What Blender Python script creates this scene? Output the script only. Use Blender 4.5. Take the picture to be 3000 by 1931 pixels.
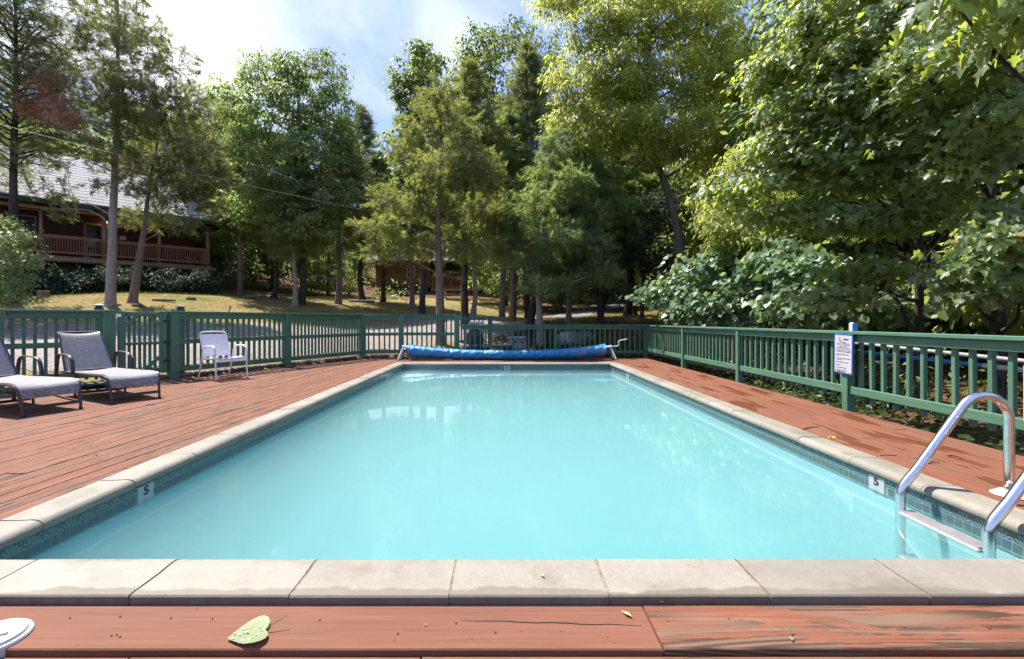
import bpy, bmesh, math, random
import numpy as np
from mathutils import Vector, Matrix

random.seed(7)
for _o in list(bpy.data.objects):
    bpy.data.objects.remove(_o)
SC = bpy.context.scene
COL = SC.collection
PI = math.pi
R = math.radians

# ------------------------------------------------------------------ camera, sky, sun, exposure
F, CX, CY, CAMZ = 1355.0, 1469.0, 939.0, 1.06      # photo: focal length and vanishing point in pixels of 3000x1931
cam_d = bpy.data.cameras.new('camera')
cam = bpy.data.objects.new('camera', cam_d)
COL.objects.link(cam)
cam.location = (0, 0, CAMZ)
cam.rotation_euler = (R(90), 0, 0)
cam_d.sensor_width = 36.0
cam_d.lens = 36.0 * F / 3000.0
cam_d.shift_x = (1500 - CX) / 3000.0
cam_d.shift_y = -(965.5 - CY) / 3000.0
cam_d.clip_start = 0.05
cam_d.clip_end = 1000.0
SC.camera = cam
SC.view_settings.view_transform = 'Standard'
SC.view_settings.look = 'None'
SC.view_settings.gamma = 1.0
SC.view_settings.use_curve_mapping = False
SC.view_settings.exposure = 2.3
SC.cycles.max_bounces = 14
SC.cycles.diffuse_bounces = 9
SC.cycles.transmission_bounces = 8
SC.cycles.transparent_max_bounces = 8
SC.cycles.volume_bounces = 8
SC.cycles.sample_clamp_indirect = 6.0
SC.cycles.caustics_reflective = False
SC.cycles.caustics_refractive = False

SUN_EL, SUN_AZ = 60.0, -54.0                        # azimuth from +Y, negative = left
sd = Vector((math.sin(R(SUN_AZ)) * math.cos(R(SUN_EL)), math.cos(R(SUN_AZ)) * math.cos(R(SUN_EL)), math.sin(R(SUN_EL))))


class NT:
    """small helper to write node trees"""
    def __init__(self, tree):
        self.t = tree
        tree.nodes.clear()

    def n(self, typ, ins=None, **attrs):
        nd = self.t.nodes.new(typ)
        for k, v in attrs.items():
            setattr(nd, k, v)
        for k, v in (ins or {}).items():
            s = nd.inputs[k]
            if isinstance(v, bpy.types.NodeSocket):
                self.t.links.new(v, s)
            else:
                if isinstance(v, (tuple, list)) and len(v) == 3 and s.type == 'RGBA':
                    v = (*v, 1)
                s.default_value = v
        return nd

    def math(self, op, a, b=0.5, clamp=False):
        return self.n('ShaderNodeMath', {0: a, 1: b}, operation=op, use_clamp=clamp).outputs[0]

    def noise(self, vec, scale, detail=4, rough=0.55, dist=0.0):
        return self.n('ShaderNodeTexNoise', {'Vector': vec, 'Scale': scale, 'Detail': detail, 'Roughness': rough, 'Distortion': dist}).outputs['Fac']

    def ramp(self, fac, stops, interp='LINEAR'):
        nd = self.n('ShaderNodeValToRGB', {'Fac': fac})
        cr = nd.color_ramp
        cr.interpolation = interp
        while len(cr.elements) < len(stops):
            cr.elements.new(0.5)
        for e, (p, c) in zip(cr.elements, stops):
            e.position = p
            e.color = (*c, 1) if not isinstance(c, (int, float)) else (c, c, c, 1)
        return nd.outputs['Color']

    def step(self, fac, a, b):
        return self.n('ShaderNodeMapRange', {'Value': fac, 'From Min': a, 'From Max': b}).outputs[0]

    def mix(self, fac, a, b, mode='MIX'):
        return self.n('ShaderNodeMix', {0: fac, 6: a, 7: b}, data_type='RGBA', blend_type=mode).outputs[2]

    def vmul(self, vec, s):
        return self.n('ShaderNodeVectorMath', {0: vec, 1: s}, operation='MULTIPLY').outputs[0]

    def vadd(self, vec, s):
        return self.n('ShaderNodeVectorMath', {0: vec, 1: s}, operation='ADD').outputs[0]

    def coord(self, which='Object'):
        return self.n('ShaderNodeTexCoord').outputs[which]

    def pos(self):
        return self.n('ShaderNodeNewGeometry').outputs['Position']

    def rnd(self):
        return self.n('ShaderNodeObjectInfo').outputs['Random']

    def bump(self, h, strength=0.4, dist=0.01):
        return self.n('ShaderNodeBump', {'Height': h, 'Strength': strength, 'Distance': dist}).outputs[0]

    def attr(self, name, kind='OBJECT', out='Fac'):
        return self.n('ShaderNodeAttribute', attribute_name=name, attribute_type=kind).outputs[out]

    def out(self, surf):
        o = self.n('ShaderNodeOutputMaterial')
        self.t.links.new(surf, o.inputs['Surface'])


world = bpy.data.worlds.new('World')
SC.world = world
world.use_nodes = True
w = NT(world.node_tree)
sky = w.n('ShaderNodeTexSky', sky_type='NISHITA', sun_disc=False, sun_elevation=R(SUN_EL), sun_rotation=R(SUN_AZ), air_density=1.0, dust_density=1.3, ozone_density=1.0)
gen = w.coord('Generated')
sep = w.n('ShaderNodeSeparateXYZ', {0: gen})
zz = w.math('MAXIMUM', sep.outputs[2], 0.06)
cu = w.math('DIVIDE', sep.outputs[0], zz)
cv = w.math('DIVIDE', sep.outputs[1], zz)
pl = w.n('ShaderNodeCombineXYZ', {0: cu, 1: cv, 2: 0.0}).outputs[0]
n1 = w.noise(w.vmul(pl, (1.5, 0.75, 1.0)), 1.1, 8, 0.6, 0.5)
n2 = w.noise(pl, 0.45, 3, 0.5)


def blob(u, v, su, sv, amp):
    du = w.math('DIVIDE', w.math('SUBTRACT', cu, u), su)
    dv = w.math('DIVIDE', w.math('SUBTRACT', cv, v), sv)
    d = w.math('ADD', w.math('MULTIPLY', du, du), w.math('MULTIPLY', dv, dv))
    return w.math('MULTIPLY', w.math('POWER', 2.718, w.math('MULTIPLY', d, -1.0)), amp)


dens = w.math('ADD', w.math('MULTIPLY', n1, 0.8), w.math('MULTIPLY', n2, 0.35))
dens = w.math('ADD', dens, blob(-1.25, 1.55, 0.70, 0.9, 0.42))     # the white bank on the left
dens = w.math('ADD', dens, blob(-0.17, 1.62, 0.13, 0.30, 0.22))    # the wisp in the middle
cm = w.step(dens, 0.60, 1.0)
skyc = w.mix(0.90, sky.outputs[0], (0.48, 0.68, 1.42))                 # thin high veil whitens the blue
col = w.mix(cm, skyc, (1.85, 1.9, 2.0))
bg = w.n('ShaderNodeBackground', {'Color': col, 'Strength': 0.15})
wo = w.n('ShaderNodeOutputWorld')
world.node_tree.links.new(bg.outputs[0], wo.inputs['Surface'])

sun_d = bpy.data.lights.new('sun', 'SUN')
sun_d.energy = 2.25
sun_d.angle = R(0.53)
sun_d.color = (1.0, 0.95, 0.87)
sun = bpy.data.objects.new('sun', sun_d)
COL.objects.link(sun)
sun.rotation_euler = sd.to_track_quat('Z', 'Y').to_euler()
sun.location = sd * 60


# ------------------------------------------------------------------ helpers
def at(px, py, Y):
    """a point of the photograph (3000 px wide) at the distance Y in front of the camera"""
    return Vector(((px - CX) / F * Y, Y, CAMZ - (py - CY) / F * Y))


WMX = {}


def place(o, parent=None, M=None):
    M = M if M is not None else Matrix.Identity(4)
    COL.objects.link(o)
    WMX[o] = M
    if parent is not None:
        o.parent = parent
        o.matrix_basis = WMX[parent].inverted() @ M
    else:
        o.matrix_basis = M
    return o


def tag(o, label=None, cat=None, group=None, kind=None):
    if label: o['label'] = label
    if cat: o['category'] = cat
    if group: o['group'] = group
    if kind: o['kind'] = kind
    return o


def thing(name, label, cat, M=None, group=None):
    o = bpy.data.objects.new(name, None)
    o.empty_display_size = 0.2
    place(o, None, M if M is not None else Matrix.Identity(4))
    return tag(o, label, cat, group)


def ML(loc, rz=0.0):
    return Matrix.Translation(Vector(loc)) @ Matrix.Rotation(rz, 4, 'Z')


def obj(name, me, parent=None, M=None):
    return place(bpy.data.objects.new(name, me), parent, M)


class MB:
    """collects boxes, bars, tubes... into one mesh"""
    def __init__(self):
        self.v, self.f = [], []

    def add(self, vs, fs):
        b = len(self.v)
        self.v += [tuple(x) for x in vs]
        self.f += [tuple(i + b for i in f) for f in fs]
        return self

    def box(self, c, s, M=None, ch=0.0):
        x, y, z = s[0] / 2, s[1] / 2, s[2] / 2
        if ch > 0:
            h = min(ch, x * .9, y * .9, z * .9)
            vs = []
            for sx in (-1, 1):
                for sy in (-1, 1):
                    for sz in (-1, 1):
                        vs += [(sx * (x - h), sy * (y - h), sz * z), (sx * (x - h), sy * y, sz * (z - h)), (sx * x, sy * (y - h), sz * (z - h))]
            bm = bmesh.new()
            for p in vs: bm.verts.new(p)
            r = bmesh.ops.convex_hull(bm, input=bm.verts)
            bmesh.ops.dissolve_limit(bm, angle_limit=0.01, verts=bm.verts, edges=bm.edges)
            bm.verts.index_update()
            pts = [v.co.copy() for v in bm.verts]
            fs = [[v.index for v in f.verts] for f in bm.faces]
            bm.free()
        else:
            pts = [Vector((sx * x, sy * y, sz * z)) for sx in (-1, 1) for sy in (-1, 1) for sz in (-1, 1)]
            fs = [(0, 1, 3, 2), (4, 6, 7, 5), (0, 4, 5, 1), (2, 3, 7, 6), (0, 2, 6, 4), (1, 5, 7, 3)]
        c = Vector(c)
        pts = [((M @ p) if M is not None else p) + c for p in pts]
        return self.add(pts, fs)

    def bar(self, a, b, w, h, up=(0, 0, 1), ch=0.0):
        """box from a to b, h measured along up"""
        a, b = Vector(a), Vector(b)
        d = b - a
        L = d.length
        x = d.normalized()
        up = Vector(up)
        y = up.cross(x)
        if y.length < 1e-4: y = Vector((0, 1, 0)).cross(x)
        y.normalize()
        z = x.cross(y)
        M3 = Matrix((x, y, z)).transposed()
        return self.box((a + b) / 2, (L, w, h), M3, ch)

    def tube(self, pts, r, n=8, cap=True, flat=1.0):
        pts = [Vector(p) for p in pts]
        k = len(pts)
        rr = r if isinstance(r, (list, tuple)) else [r] * k
        ring = []
        prev = None
        for i, p in enumerate(pts):
            t = (pts[min(i + 1, k - 1)] - pts[max(i - 1, 0)])
            if t.length < 1e-9: t = Vector((0, 0, 1))
            t.normalize()
            if prev is None:
                a = Vector((0, 0, 1)) if abs(t.z) < 0.95 else Vector((1, 0, 0))
                u = (a - t * a.dot(t)).normalized()
            else:
                u = (prev - t * prev.dot(t))
                u = u.normalized() if u.length > 1e-6 else t.orthogonal().normalized()
            prev = u
            v = t.cross(u)
            ring.append([p + (u * math.cos(2 * PI * j / n) * flat + v * math.sin(2 * PI * j / n)) * rr[i] for j in range(n)])
        vs = [q for rg in ring for q in rg]
        fs = [(i * n + j, i * n + (j + 1) % n, (i + 1) * n + (j + 1) % n, (i + 1) * n + j) for i in range(k - 1) for j in range(n)]
        if cap:
            fs += [tuple(range(n - 1, -1, -1)), tuple((k - 1) * n + j for j in range(n))]
        return self.add(vs, fs)

    def lathe(self, prof, c=(0, 0, 0), n=16, M=None):
        c = Vector(c)
        vs, fs = [], []
        for r, z in prof:
            for j in range(n):
                p = Vector((r * math.cos(2 * PI * j / n), r * math.sin(2 * PI * j / n), z))
                vs.append(((M @ p) if M is not None else p) + c)
        for i in range(len(prof) - 1):
            for j in range(n):
                fs.append((i * n + j, i * n + (j + 1) % n, (i + 1) * n + (j + 1) % n, (i + 1) * n + j))
        if prof[0][0] > 1e-5: fs.append(tuple(range(n - 1, -1, -1)))
        if prof[-1][0] > 1e-5: fs.append(tuple((len(prof) - 1) * n + j for j in range(n)))
        return self.add(vs, fs)

    def extrude(self, prof, x0, x1, axes=((1, 0, 0), (0, 1, 0), (0, 0, 1)), o=(0, 0, 0)):
        """profile (d,z) extruded along the first axis"""
        a, d, u = (Vector(q) for q in axes)
        o = Vector(o)
        n = len(prof)
        vs = [o + a * x + d * p[0] + u * p[1] for x in (x0, x1) for p in prof]
        fs = [(i, (i + 1) % n, n + (i + 1) % n, n + i) for i in range(n)] + [tuple(range(n - 1, -1, -1)), tuple(range(n, 2 * n))]
        return self.add(vs, fs)

    def mesh(self, name, m, smooth=False, fix=True):
        me = bpy.data.meshes.new(name)
        me.from_pydata(self.v, [], self.f)
        if fix:
            bm = bmesh.new()
            bm.from_mesh(me)
            bmesh.ops.recalc_face_normals(bm, faces=bm.faces)
            bm.to_mesh(me)
            bm.free()
        me.materials.append(m)
        if smooth:
            me.polygons.foreach_set('use_smooth', [True] * len(me.polygons))
            if smooth is not True:
                me.set_sharp_from_angle(angle=R(smooth))
        me.update()
        return me

    def build(self, name, m, parent=None, M=None, smooth=False, fix=True):
        me = self.mesh(name, m, smooth, fix)
        if M is not None:
            pass
        elif parent is not None:
            M = WMX[parent]
        return obj(name, me, parent, M)


def arc(c, r, a0, a1, n, plane='xz'):
    out = []
    for i in range(n + 1):
        a = a0 + (a1 - a0) * i / n
        p, q = r * math.cos(a), r * math.sin(a)
        out.append(Vector((c[0] + p, c[1], c[2] + q)) if plane == 'xz' else Vector((c[0] + p, c[1] + q, c[2])))
    return out


def bez(pts, n=6):
    """smooth curve through the points (Catmull-Rom)"""
    P = [Vector(p) for p in pts]
    out = []
    for i in range(len(P) - 1):
        p0, p1, p2, p3 = P[max(i - 1, 0)], P[i], P[i + 1], P[min(i + 2, len(P) - 1)]
        for k in range(n):
            t = k / n
            out.append(0.5 * ((2 * p1) + (p2 - p0) * t + (2 * p0 - 5 * p1 + 4 * p2 - p3) * t * t + (3 * p1 - p0 - 3 * p2 + p3) * t ** 3))
    out.append(P[-1])
    return out


# ------------------------------------------------------------------ materials
def newmat(name):
    m = bpy.data.materials.new(name)
    m.use_nodes = True
    return m, NT(m.node_tree)


def bsdf(k, color, rough=0.6, spec=0.4, metal=0.0, normal=None, **more):
    ins = {'Base Color': color, 'Roughness': rough, 'Specular IOR Level': spec, 'Metallic': metal}
    if normal is not None: ins['Normal'] = normal
    ins.update(more)
    return k.n('ShaderNodeBsdfPrincipled', ins).outputs[0]


def plain(name, c, rough=0.5, spec=0.4, metal=0.0, var=0.12, scale=12, bump=0.08):
    m, k = newmat(name)
    p = k.coord()
    n = k.noise(p, scale, 5)
    c2 = tuple(x * (1 - var * 2) for x in c)
    col = k.mix(k.step(n, 0.35, 0.65), c2, c)
    k.out(bsdf(k, col, rough, spec, metal, k.bump(k.noise(p, scale * 4, 3), bump, 0.004)))
    return m


def wood_mat(name, c1, c2, scale=(1.5, 24, 24), rough=0.7, rand=0.25):
    """grain runs along the local X of each piece"""
    m, k = newmat(name)
    r = k.rnd()
    p = k.vadd(k.coord(), k.n('ShaderNodeCombineXYZ', {0: k.math('MULTIPLY', r, 37.0), 1: k.math('MULTIPLY', r, 11.0), 2: 0.0}).outputs[0])
    g = k.noise(k.vmul(p, scale), 1.0, 6, 0.65, 0.3)
    col = k.mix(k.step(g, 0.3, 0.7), c1, c2)
    col = k.mix(k.math('MULTIPLY', r, rand), col, tuple(x * 0.55 for x in c1))
    k.out(bsdf(k, col, rough, 0.25, 0, k.bump(g, 0.35, 0.006)))
    return m


def deck_mat():
    m, k = newmat('painted_deck_wood')
    r = k.rnd()
    off = k.n('ShaderNodeCombineXYZ', {0: k.math('MULTIPLY', r, 61.0), 1: k.math('MULTIPLY', r, 23.0), 2: 0.0}).outputs[0]
    p = k.vadd(k.coord(), off)
    wear = k.attr('wear')
    wet = k.attr('wet')
    big = k.step(k.math('ADD', k.math('MULTIPLY', k.noise(k.vmul(p, (0.9, 4.0, 4.0)), 1.0, 4, 0.6), 0.5), k.math('MULTIPLY', k.noise(k.vmul(p, (1.1, 26.0, 26.0)), 1.0, 5, 0.7, 0.5), 0.5)), 0.36, 0.64)
    grain = k.noise(k.vmul(p, (2.2, 85.0, 85.0)), 1.0, 6, 0.7, 0.4)
    fine = k.noise(k.vmul(p, (5.0, 190.0, 190.0)), 1.0, 4, 0.7)
    paint = k.mix(big, (0.128, 0.044, 0.022), (0.225, 0.088, 0.050))
    paint = k.mix(k.math('MULTIPLY', k.step(r, .2, .9), 0.55), paint, (0.150, 0.072, 0.048))
    streak = k.noise(k.vmul(p, (1.6, 48.0, 48.0)), 1.0, 6, 0.7, 0.15)
    rub = k.math('MULTIPLY', k.step(streak, 0.50, 0.66), k.math('ADD', 0.16, k.math('MULTIPLY', wear, 1.0)))
    paint = k.mix(k.math('MULTIPLY', rub, 0.62), paint, (0.235, 0.130, 0.098))        # rubbed, pale grain
    paint = k.mix(k.math('MULTIPLY', k.step(fine, 0.55, 0.75), k.math('ADD', 0.10, k.math('MULTIPLY', wear, 0.35))), paint, (0.20, 0.092, 0.062))
    paint = k.mix(k.math('MULTIPLY', k.step(streak, 0.42, 0.30), 0.65), paint, (0.105, 0.045, 0.030))
    paint = k.mix(k.math('MULTIPLY', k.step(fine, 0.40, 0.26), 0.5), paint, (0.12, 0.046, 0.030))
    # bare, weathered wood where the paint has flaked off
    ring = k.math('ADD', k.math('MULTIPLY', k.math('SINE', k.math('MULTIPLY', k.noise(k.vmul(p, (0.55, 6.0, 6.0)), 1.0, 1, 0.4, 0.3), 95.0), 0), 0.5), 0.5)
    bare = k.mix(ring, (0.062, 0.034, 0.022), (0.165, 0.100, 0.066))
    bare = k.mix(k.step(grain, 0.58, 0.8), bare, (0.27, 0.20, 0.155))
    fl = k.noise(k.vmul(p, (1.7, 15.0, 15.0)), 1.0, 7, 0.66, 0.5)
    fl = k.math('ADD', fl, k.math('MULTIPLY', k.math('SUBTRACT', wear, 0.5), 0.42))
    fl = k.math('ADD', fl, k.math('MULTIPLY', k.math('SUBTRACT', grain, 0.5), 0.18))
    flake = k.step(fl, 0.585, 0.625)
    col = k.mix(flake, paint, bare)
    dirt = k.noise(k.pos(), 2.3, 6, 0.65)
    col = k.mix(k.math('MULTIPLY', k.step(dirt, 0.55, 0.8), 0.22), col, (0.14, 0.09, 0.065))
    # damp streaks
    wn = k.noise(k.vmul(k.pos(), (5.5, 1.1, 1.0)), 1.0, 3, 0.5)
    wm = k.math('MULTIPLY', k.step(wn, 0.565, 0.60), wet)
    col = k.mix(k.math('MULTIPLY', wm, 0.8), col, (0.112, 0.033, 0.011))
    rough = k.math('SUBTRACT', 0.72, k.math('MULTIPLY', wm, 0.4))
    h = k.math('ADD', k.math('MULTIPLY', grain, 0.6), k.math('ADD', k.math('MULTIPLY', fine, 0.3), k.math('MULTIPLY', flake, -0.5)))
    k.out(bsdf(k, col, rough, 0.17, 0, k.bump(h, 0.6, 0.004)))
    return m


def fence_mat(name, algae=0.0):
    m, k = newmat(name)
    r = k.rnd()
    p = k.vadd(k.coord(), k.n('ShaderNodeCombineXYZ', {0: k.math('MULTIPLY', r, 31.0), 1: k.math('MULTIPLY', r, 17.0), 2: 0.0}).outputs[0])
    g = k.noise(k.vmul(p, (2.0, 40.0, 40.0)), 1.0, 5, 0.65)
    b = k.noise(k.pos(), 2.2, 5, 0.6)
    col = k.mix(k.step(g, 0.3, 0.7), (0.054, 0.135, 0.080), (0.092, 0.195, 0.125))
    col = k.mix(k.math('MULTIPLY', k.step(b, 0.5, 0.75), 0.45), col, (0.100, 0.215, 0.158))
    col = k.mix(k.math('MULTIPLY', k.step(g, 0.66, 0.80), 0.5), col, (0.19, 0.25, 0.20))
    if algae:
        a = k.noise(k.vmul(k.pos(), (3, 3, 0.9)), 1.0, 4, 0.6)
        col = k.mix(k.math('MULTIPLY', k.step(a, 0.50, 0.66), algae), col, (0.20, 0.18, 0.045))
    k.out(bsdf(k, col, 0.6, 0.3, 0, k.bump(g, 0.35, 0.004)))
    return m


CDB = 0.25


def coping_mat():
    m, k = newmat('coping_concrete')
    r = k.rnd()
    p = k.pos()
    n1 = k.noise(p, 5.0, 6, 0.6)
    n2 = k.noise(p, 160.0, 3, 0.6)
    n3 = k.noise(p, 42.0, 6, 0.75)
    col = k.mix(n1, (0.200, 0.175, 0.138), (0.325, 0.295, 0.246))
    col = k.mix(k.math('MULTIPLY', k.step(n2, 0.48, 0.72), 0.5), col, (0.130, 0.112, 0.086))
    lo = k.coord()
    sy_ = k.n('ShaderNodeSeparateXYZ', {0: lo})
    back_shade = k.math('MULTIPLY', k.step(sy_.outputs[1], -CDB + 0.004, -CDB + 0.0015), k.step(k.noise(p, 18.0, 4), 0.2, 0.6))  # shade of the upright back face, painted into the colour and broken by noise
    col = k.mix(k.math('MULTIPLY', k.step(n3, 0.50, 0.80), 0.5), col, (0.40, 0.38, 0.345))
    st = k.noise(p, 3.2, 6, 0.7, 0.6)
    col = k.mix(k.math('MULTIPLY', k.step(st, 0.55, 0.66), 0.75), col, (0.175, 0.150, 0.105))
    col = k.mix(k.math('MULTIPLY', back_shade, 0.85), col, (0.10, 0.082, 0.066))
    pud = k.math('MULTIPLY', k.step(k.math('ADD', k.math('MULTIPLY', sy_.outputs[1], -6.0), k.noise(p, 3.5, 4)), 1.74, 1.80), 0.8)
    col = k.mix(k.math('MULTIPLY', pud, 0.85), col, (0.125, 0.104, 0.066))
    col = k.mix(k.math('MULTIPLY', r, 0.55), col, (0.165, 0.145, 0.115))
    wet = k.step(k.noise(p, 2.4, 3), 0.45, 0.6)
    rough = k.math('SUBTRACT', 0.75, k.math('MULTIPLY', wet, 0.33))
    h = k.math('ADD', n2, k.math('MULTIPLY', n3, 0.6))
    k.out(bsdf(k, col, rough, 0.45, 0, k.bump(h, 0.35, 0.003)))
    return m


def tile_mat(name, patterned):
    m, k = newmat(name)
    r = k.rnd()
    p = k.coord()                                    # local: X along the wall, Z up, centred
    n = k.noise(k.vadd(p, k.n('ShaderNodeCombineXYZ', {0: k.math('MULTIPLY', r, 9.0), 1: 0.0, 2: 0.0}).outputs[0]), 28.0, 4, 0.6)
    base = k.mix(n, (0.032, 0.062, 0.070), (0.105, 0.165, 0.170))
    base = k.mix(k.math('MULTIPLY', k.step(r, 0.90, 0.92), 0.4), base, (0.04, 0.11, 0.20))
    if patterned:                                    # fan of strokes rising from the foot of each tile
        s = k.n('ShaderNodeSeparateXYZ', {0: p})
        ang = k.n('ShaderNodeMath', {0: s.outputs[0], 1: k.math('ADD', s.outputs[2], 0.034)}, operation='ARCTAN2').outputs[0]
        rays = k.math('SINE', k.math('MULTIPLY', ang, 13.0), 0)
        rad = k.math('SQRT', k.math('ADD', k.math('MULTIPLY', s.outputs[0], s.outputs[0]), k.math('POWER', k.math('ADD', s.outputs[2], 0.034), 2.0)), 0)
        fan = k.math('MULTIPLY', k.step(rays, 0.55, 0.9), k.step(rad, 0.062, 0.045))
        base = k.mix(k.math('MULTIPLY', fan, 0.7), base, (0.26, 0.36, 0.36))
        rim = k.math('MULTIPLY', k.step(rad, 0.050, 0.056), k.step(rad, 0.068, 0.060))
        base = k.mix(k.math('MULTIPLY', rim, 0.55), base, (0.020, 0.045, 0.055))
    else:
        base = k.mix(k.math('MULTIPLY', k.step(n, 0.55, 0.75), 0.5), base, (0.10, 0.24, 0.19))
    k.out(bsdf(k, base, 0.18, 0.5))
    return m


def water_mat():
    """clear surface with a Fresnel sheen over a faintly milky turquoise volume"""
    m, k = newmat('pool_water')
    p = k.pos()
    h = k.math('ADD', k.noise(k.vmul(p, (1.0, 0.8, 1.0)), 2.6, 2, 0.5), k.math('MULTIPLY', k.noise(p, 14.0, 2, 0.5), 0.04))
    nrm = k.bump(h, 0.09, 0.02)
    clear = k.n('ShaderNodeBsdfTransparent', {'Color': (0.97, 0.99, 0.99, 1)}).outputs[0]
    gl = k.n('ShaderNodeBsdfGlossy', {'Color': (1, 1, 1, 1), 'Roughness': 0.03, 'Normal': nrm}).outputs[0]
    fr = k.n('ShaderNodeFresnel', {'IOR': 1.33, 'Normal': nrm}).outputs[0]
    upz = k.n('ShaderNodeSeparateXYZ', {0: k.n('ShaderNodeNewGeometry').outputs['True Normal']}).outputs[2]
    fr = k.math('MULTIPLY', fr, k.step(upz, 0.5, 0.6))
    surf = k.n('ShaderNodeMixShader', {0: fr, 1: clear, 2: gl}).outputs[0]
    o = k.n('ShaderNodeOutputMaterial')
    k.t.links.new(surf, o.inputs['Surface'])
    v = k.n('ShaderNodeVolumePrincipled', {'Color': (0.475, 0.745, 0.750, 1), 'Density': 0.95, 'Anisotropy': 0.25})
    k.t.links.new(v.outputs[0], o.inputs['Volume'])
    return m


def leaf_mat(name, dark, light, trans, tw=0.45, rough=0.45, spec=0.35, odd=None):
    m, k = newmat(name)
    isl = k.n('ShaderNodeNewGeometry').outputs['Random Per Island']
    cl = k.noise(k.pos(), 1.7, 4, 0.65)
    f = k.math('ADD', k.math('MULTIPLY', isl, 0.45), k.math('MULTIPLY', k.step(cl, 0.38, 0.62), 0.55))
    col = k.mix(f, dark, light)
    tcol = k.mix(f, tuple(x * 0.65 for x in trans), trans)
    if odd:
        o = k.step(isl, 0.985, 0.987)
        col = k.mix(o, col, odd)
        tcol = k.mix(o, tcol, odd)
    s1 = bsdf(k, col, rough, spec)
    s2 = k.n('ShaderNodeBsdfTranslucent', {'Color': tcol}).outputs[0]
    k.out(k.n('ShaderNodeMixShader', {0: tw, 1: s1, 2: s2}).outputs[0])
    return m


def bark_mat(name, c1, c2):
    m, k = newmat(name)
    p = k.coord()
    r = k.rnd()
    p = k.vadd(p, k.n('ShaderNodeCombineXYZ', {0: k.math('MULTIPLY', r, 19.0), 1: 0.0, 2: 0.0}).outputs[0])
    g = k.noise(k.vmul(p, (22, 22, 3.0)), 1.0, 6, 0.65, 0.6)
    b = k.noise(p, 1.8, 4, 0.6)
    col = k.mix(k.step(g, 0.3, 0.7), c1, c2)
    col = k.mix(k.math('MULTIPLY', k.step(b, 0.5, 0.75), 0.35), col, (0.20, 0.21, 0.17))
    k.out(bsdf(k, col, 0.9, 0.15, 0, k.bump(g, 0.9, 0.03)))
    return m


def gravel_mat(name, a, b, c):
    m, k = newmat(name)
    p = k.pos()
    v = k.n('ShaderNodeTexVoronoi', {'Vector': p, 'Scale': 22.0, 'Randomness': 1.0})
    col = k.mix(k.n('ShaderNodeSeparateColor', {0: v.outputs['Color']}).outputs[0], a, b)
    big = k.noise(p, 0.6, 5, 0.6)
    col = k.mix(k.math('MULTIPLY', k.step(big, 0.45, 0.7), 0.5), col, c)
    lt = k.noise(p, 9.0, 4, 0.6)
    col = k.mix(k.math('MULTIPLY', k.step(lt, 0.62, 0.7), 0.5), col, (0.16, 0.085, 0.045))
    k.out(bsdf(k, col, 0.9, 0.2, 0, k.bump(v.outputs['Distance'], 0.9, 0.03)))
    return m


def ground_mat():
    m, k = newmat('forest_floor')
    p = k.pos()
    g = k.attr('grass', 'GEOMETRY')
    n1 = k.noise(p, 1.3, 6, 0.65)
    n2 = k.noise(p, 14.0, 5, 0.7)
    litter = k.mix(n2, (0.055, 0.032, 0.018), (0.19, 0.105, 0.058))
    litter = k.mix(k.math('MULTIPLY', k.step(n1, 0.5, 0.7), 0.6), litter, (0.085, 0.065, 0.035))
    dry = k.mix(n2, (0.16, 0.118, 0.048), (0.32, 0.235, 0.105))
    green = k.mix(n2, (0.050, 0.085, 0.016), (0.13, 0.19, 0.04))
    grass = k.mix(k.step(k.noise(p, 0.7, 5, 0.65), 0.50, 0.68), dry, green)
    gm = k.step(k.math('ADD', g, k.math('MULTIPLY', k.math('SUBTRACT', n1, 0.5), 0.9)), 0.40, 0.62)
    col = k.mix(gm, litter, grass)
    k.out(bsdf(k, col, 0.95, 0.1, 0, k.bump(n2, 0.8, 0.05)))
    return m


MT = {}
MT['deck'] = deck_mat()
MT['fence'] = fence_mat('green_fence_paint')
MT['fence_algae'] = fence_mat('green_fence_paint_with_algae', 0.6)
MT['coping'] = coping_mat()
MT['tile_fan'] = tile_mat('fan_patterned_tile', True)
MT['tile_small'] = tile_mat('small_blue_green_tile', False)
MT['grout'] = plain('grout', (0.20, 0.28, 0.25), 0.8, 0.2)
MT['joint'] = plain('coping_joint_mortar', (0.26, 0.21, 0.155), 0.9, 0.2, var=0.3, scale=30)
MT['liner'] = plain('pool_plaster', (0.30, 0.52, 0.54), 0.6, 0.3, var=0.04, scale=3)
MT['step'] = plain('white_step_plaster', (0.78, 0.85, 0.84), 0.6, 0.3, var=0.03)
MT['water'] = water_mat()
MT['steel'] = plain('polished_steel', (0.78, 0.77, 0.76), 0.20, 0.5, 1.0, var=0.06, scale=40, bump=0.03)
MT['white_plastic'] = plain('white_plastic', (0.50, 0.50, 0.48), 0.4, 0.4, var=0.04)
MT['white_metal'] = plain('white_painted_metal', (0.74, 0.72, 0.72), 0.35, 0.4, var=0.04)
MT['strap'] = plain('white_vinyl_strap', (0.78, 0.76, 0.78), 0.45, 0.4, var=0.03)
MT['dark_metal'] = plain('bronze_painted_metal', (0.058, 0.047, 0.046), 0.42, 0.4, 0.0, var=0.15)
MT['black'] = plain('black_plastic', (0.018, 0.018, 0.02), 0.45)
MT['print'] = plain('black_print', (0.02, 0.02, 0.03), 0.6, bump=0.0)
MT['print_purple'] = plain('violet_print', (0.20, 0.18, 0.36), 0.6, bump=0.0)
MT['print_navy'] = plain('navy_print', (0.02, 0.03, 0.10), 0.6, bump=0.0)
MT['print_orange'] = plain('orange_print', (0.70, 0.28, 0.06), 0.6, bump=0.0)
MT['print_green'] = plain('olive_print', (0.14, 0.19, 0.04), 0.6, bump=0.0)
MT['print_yellow'] = plain('yellow_print', (0.75, 0.55, 0.08), 0.6, bump=0.0)
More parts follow.
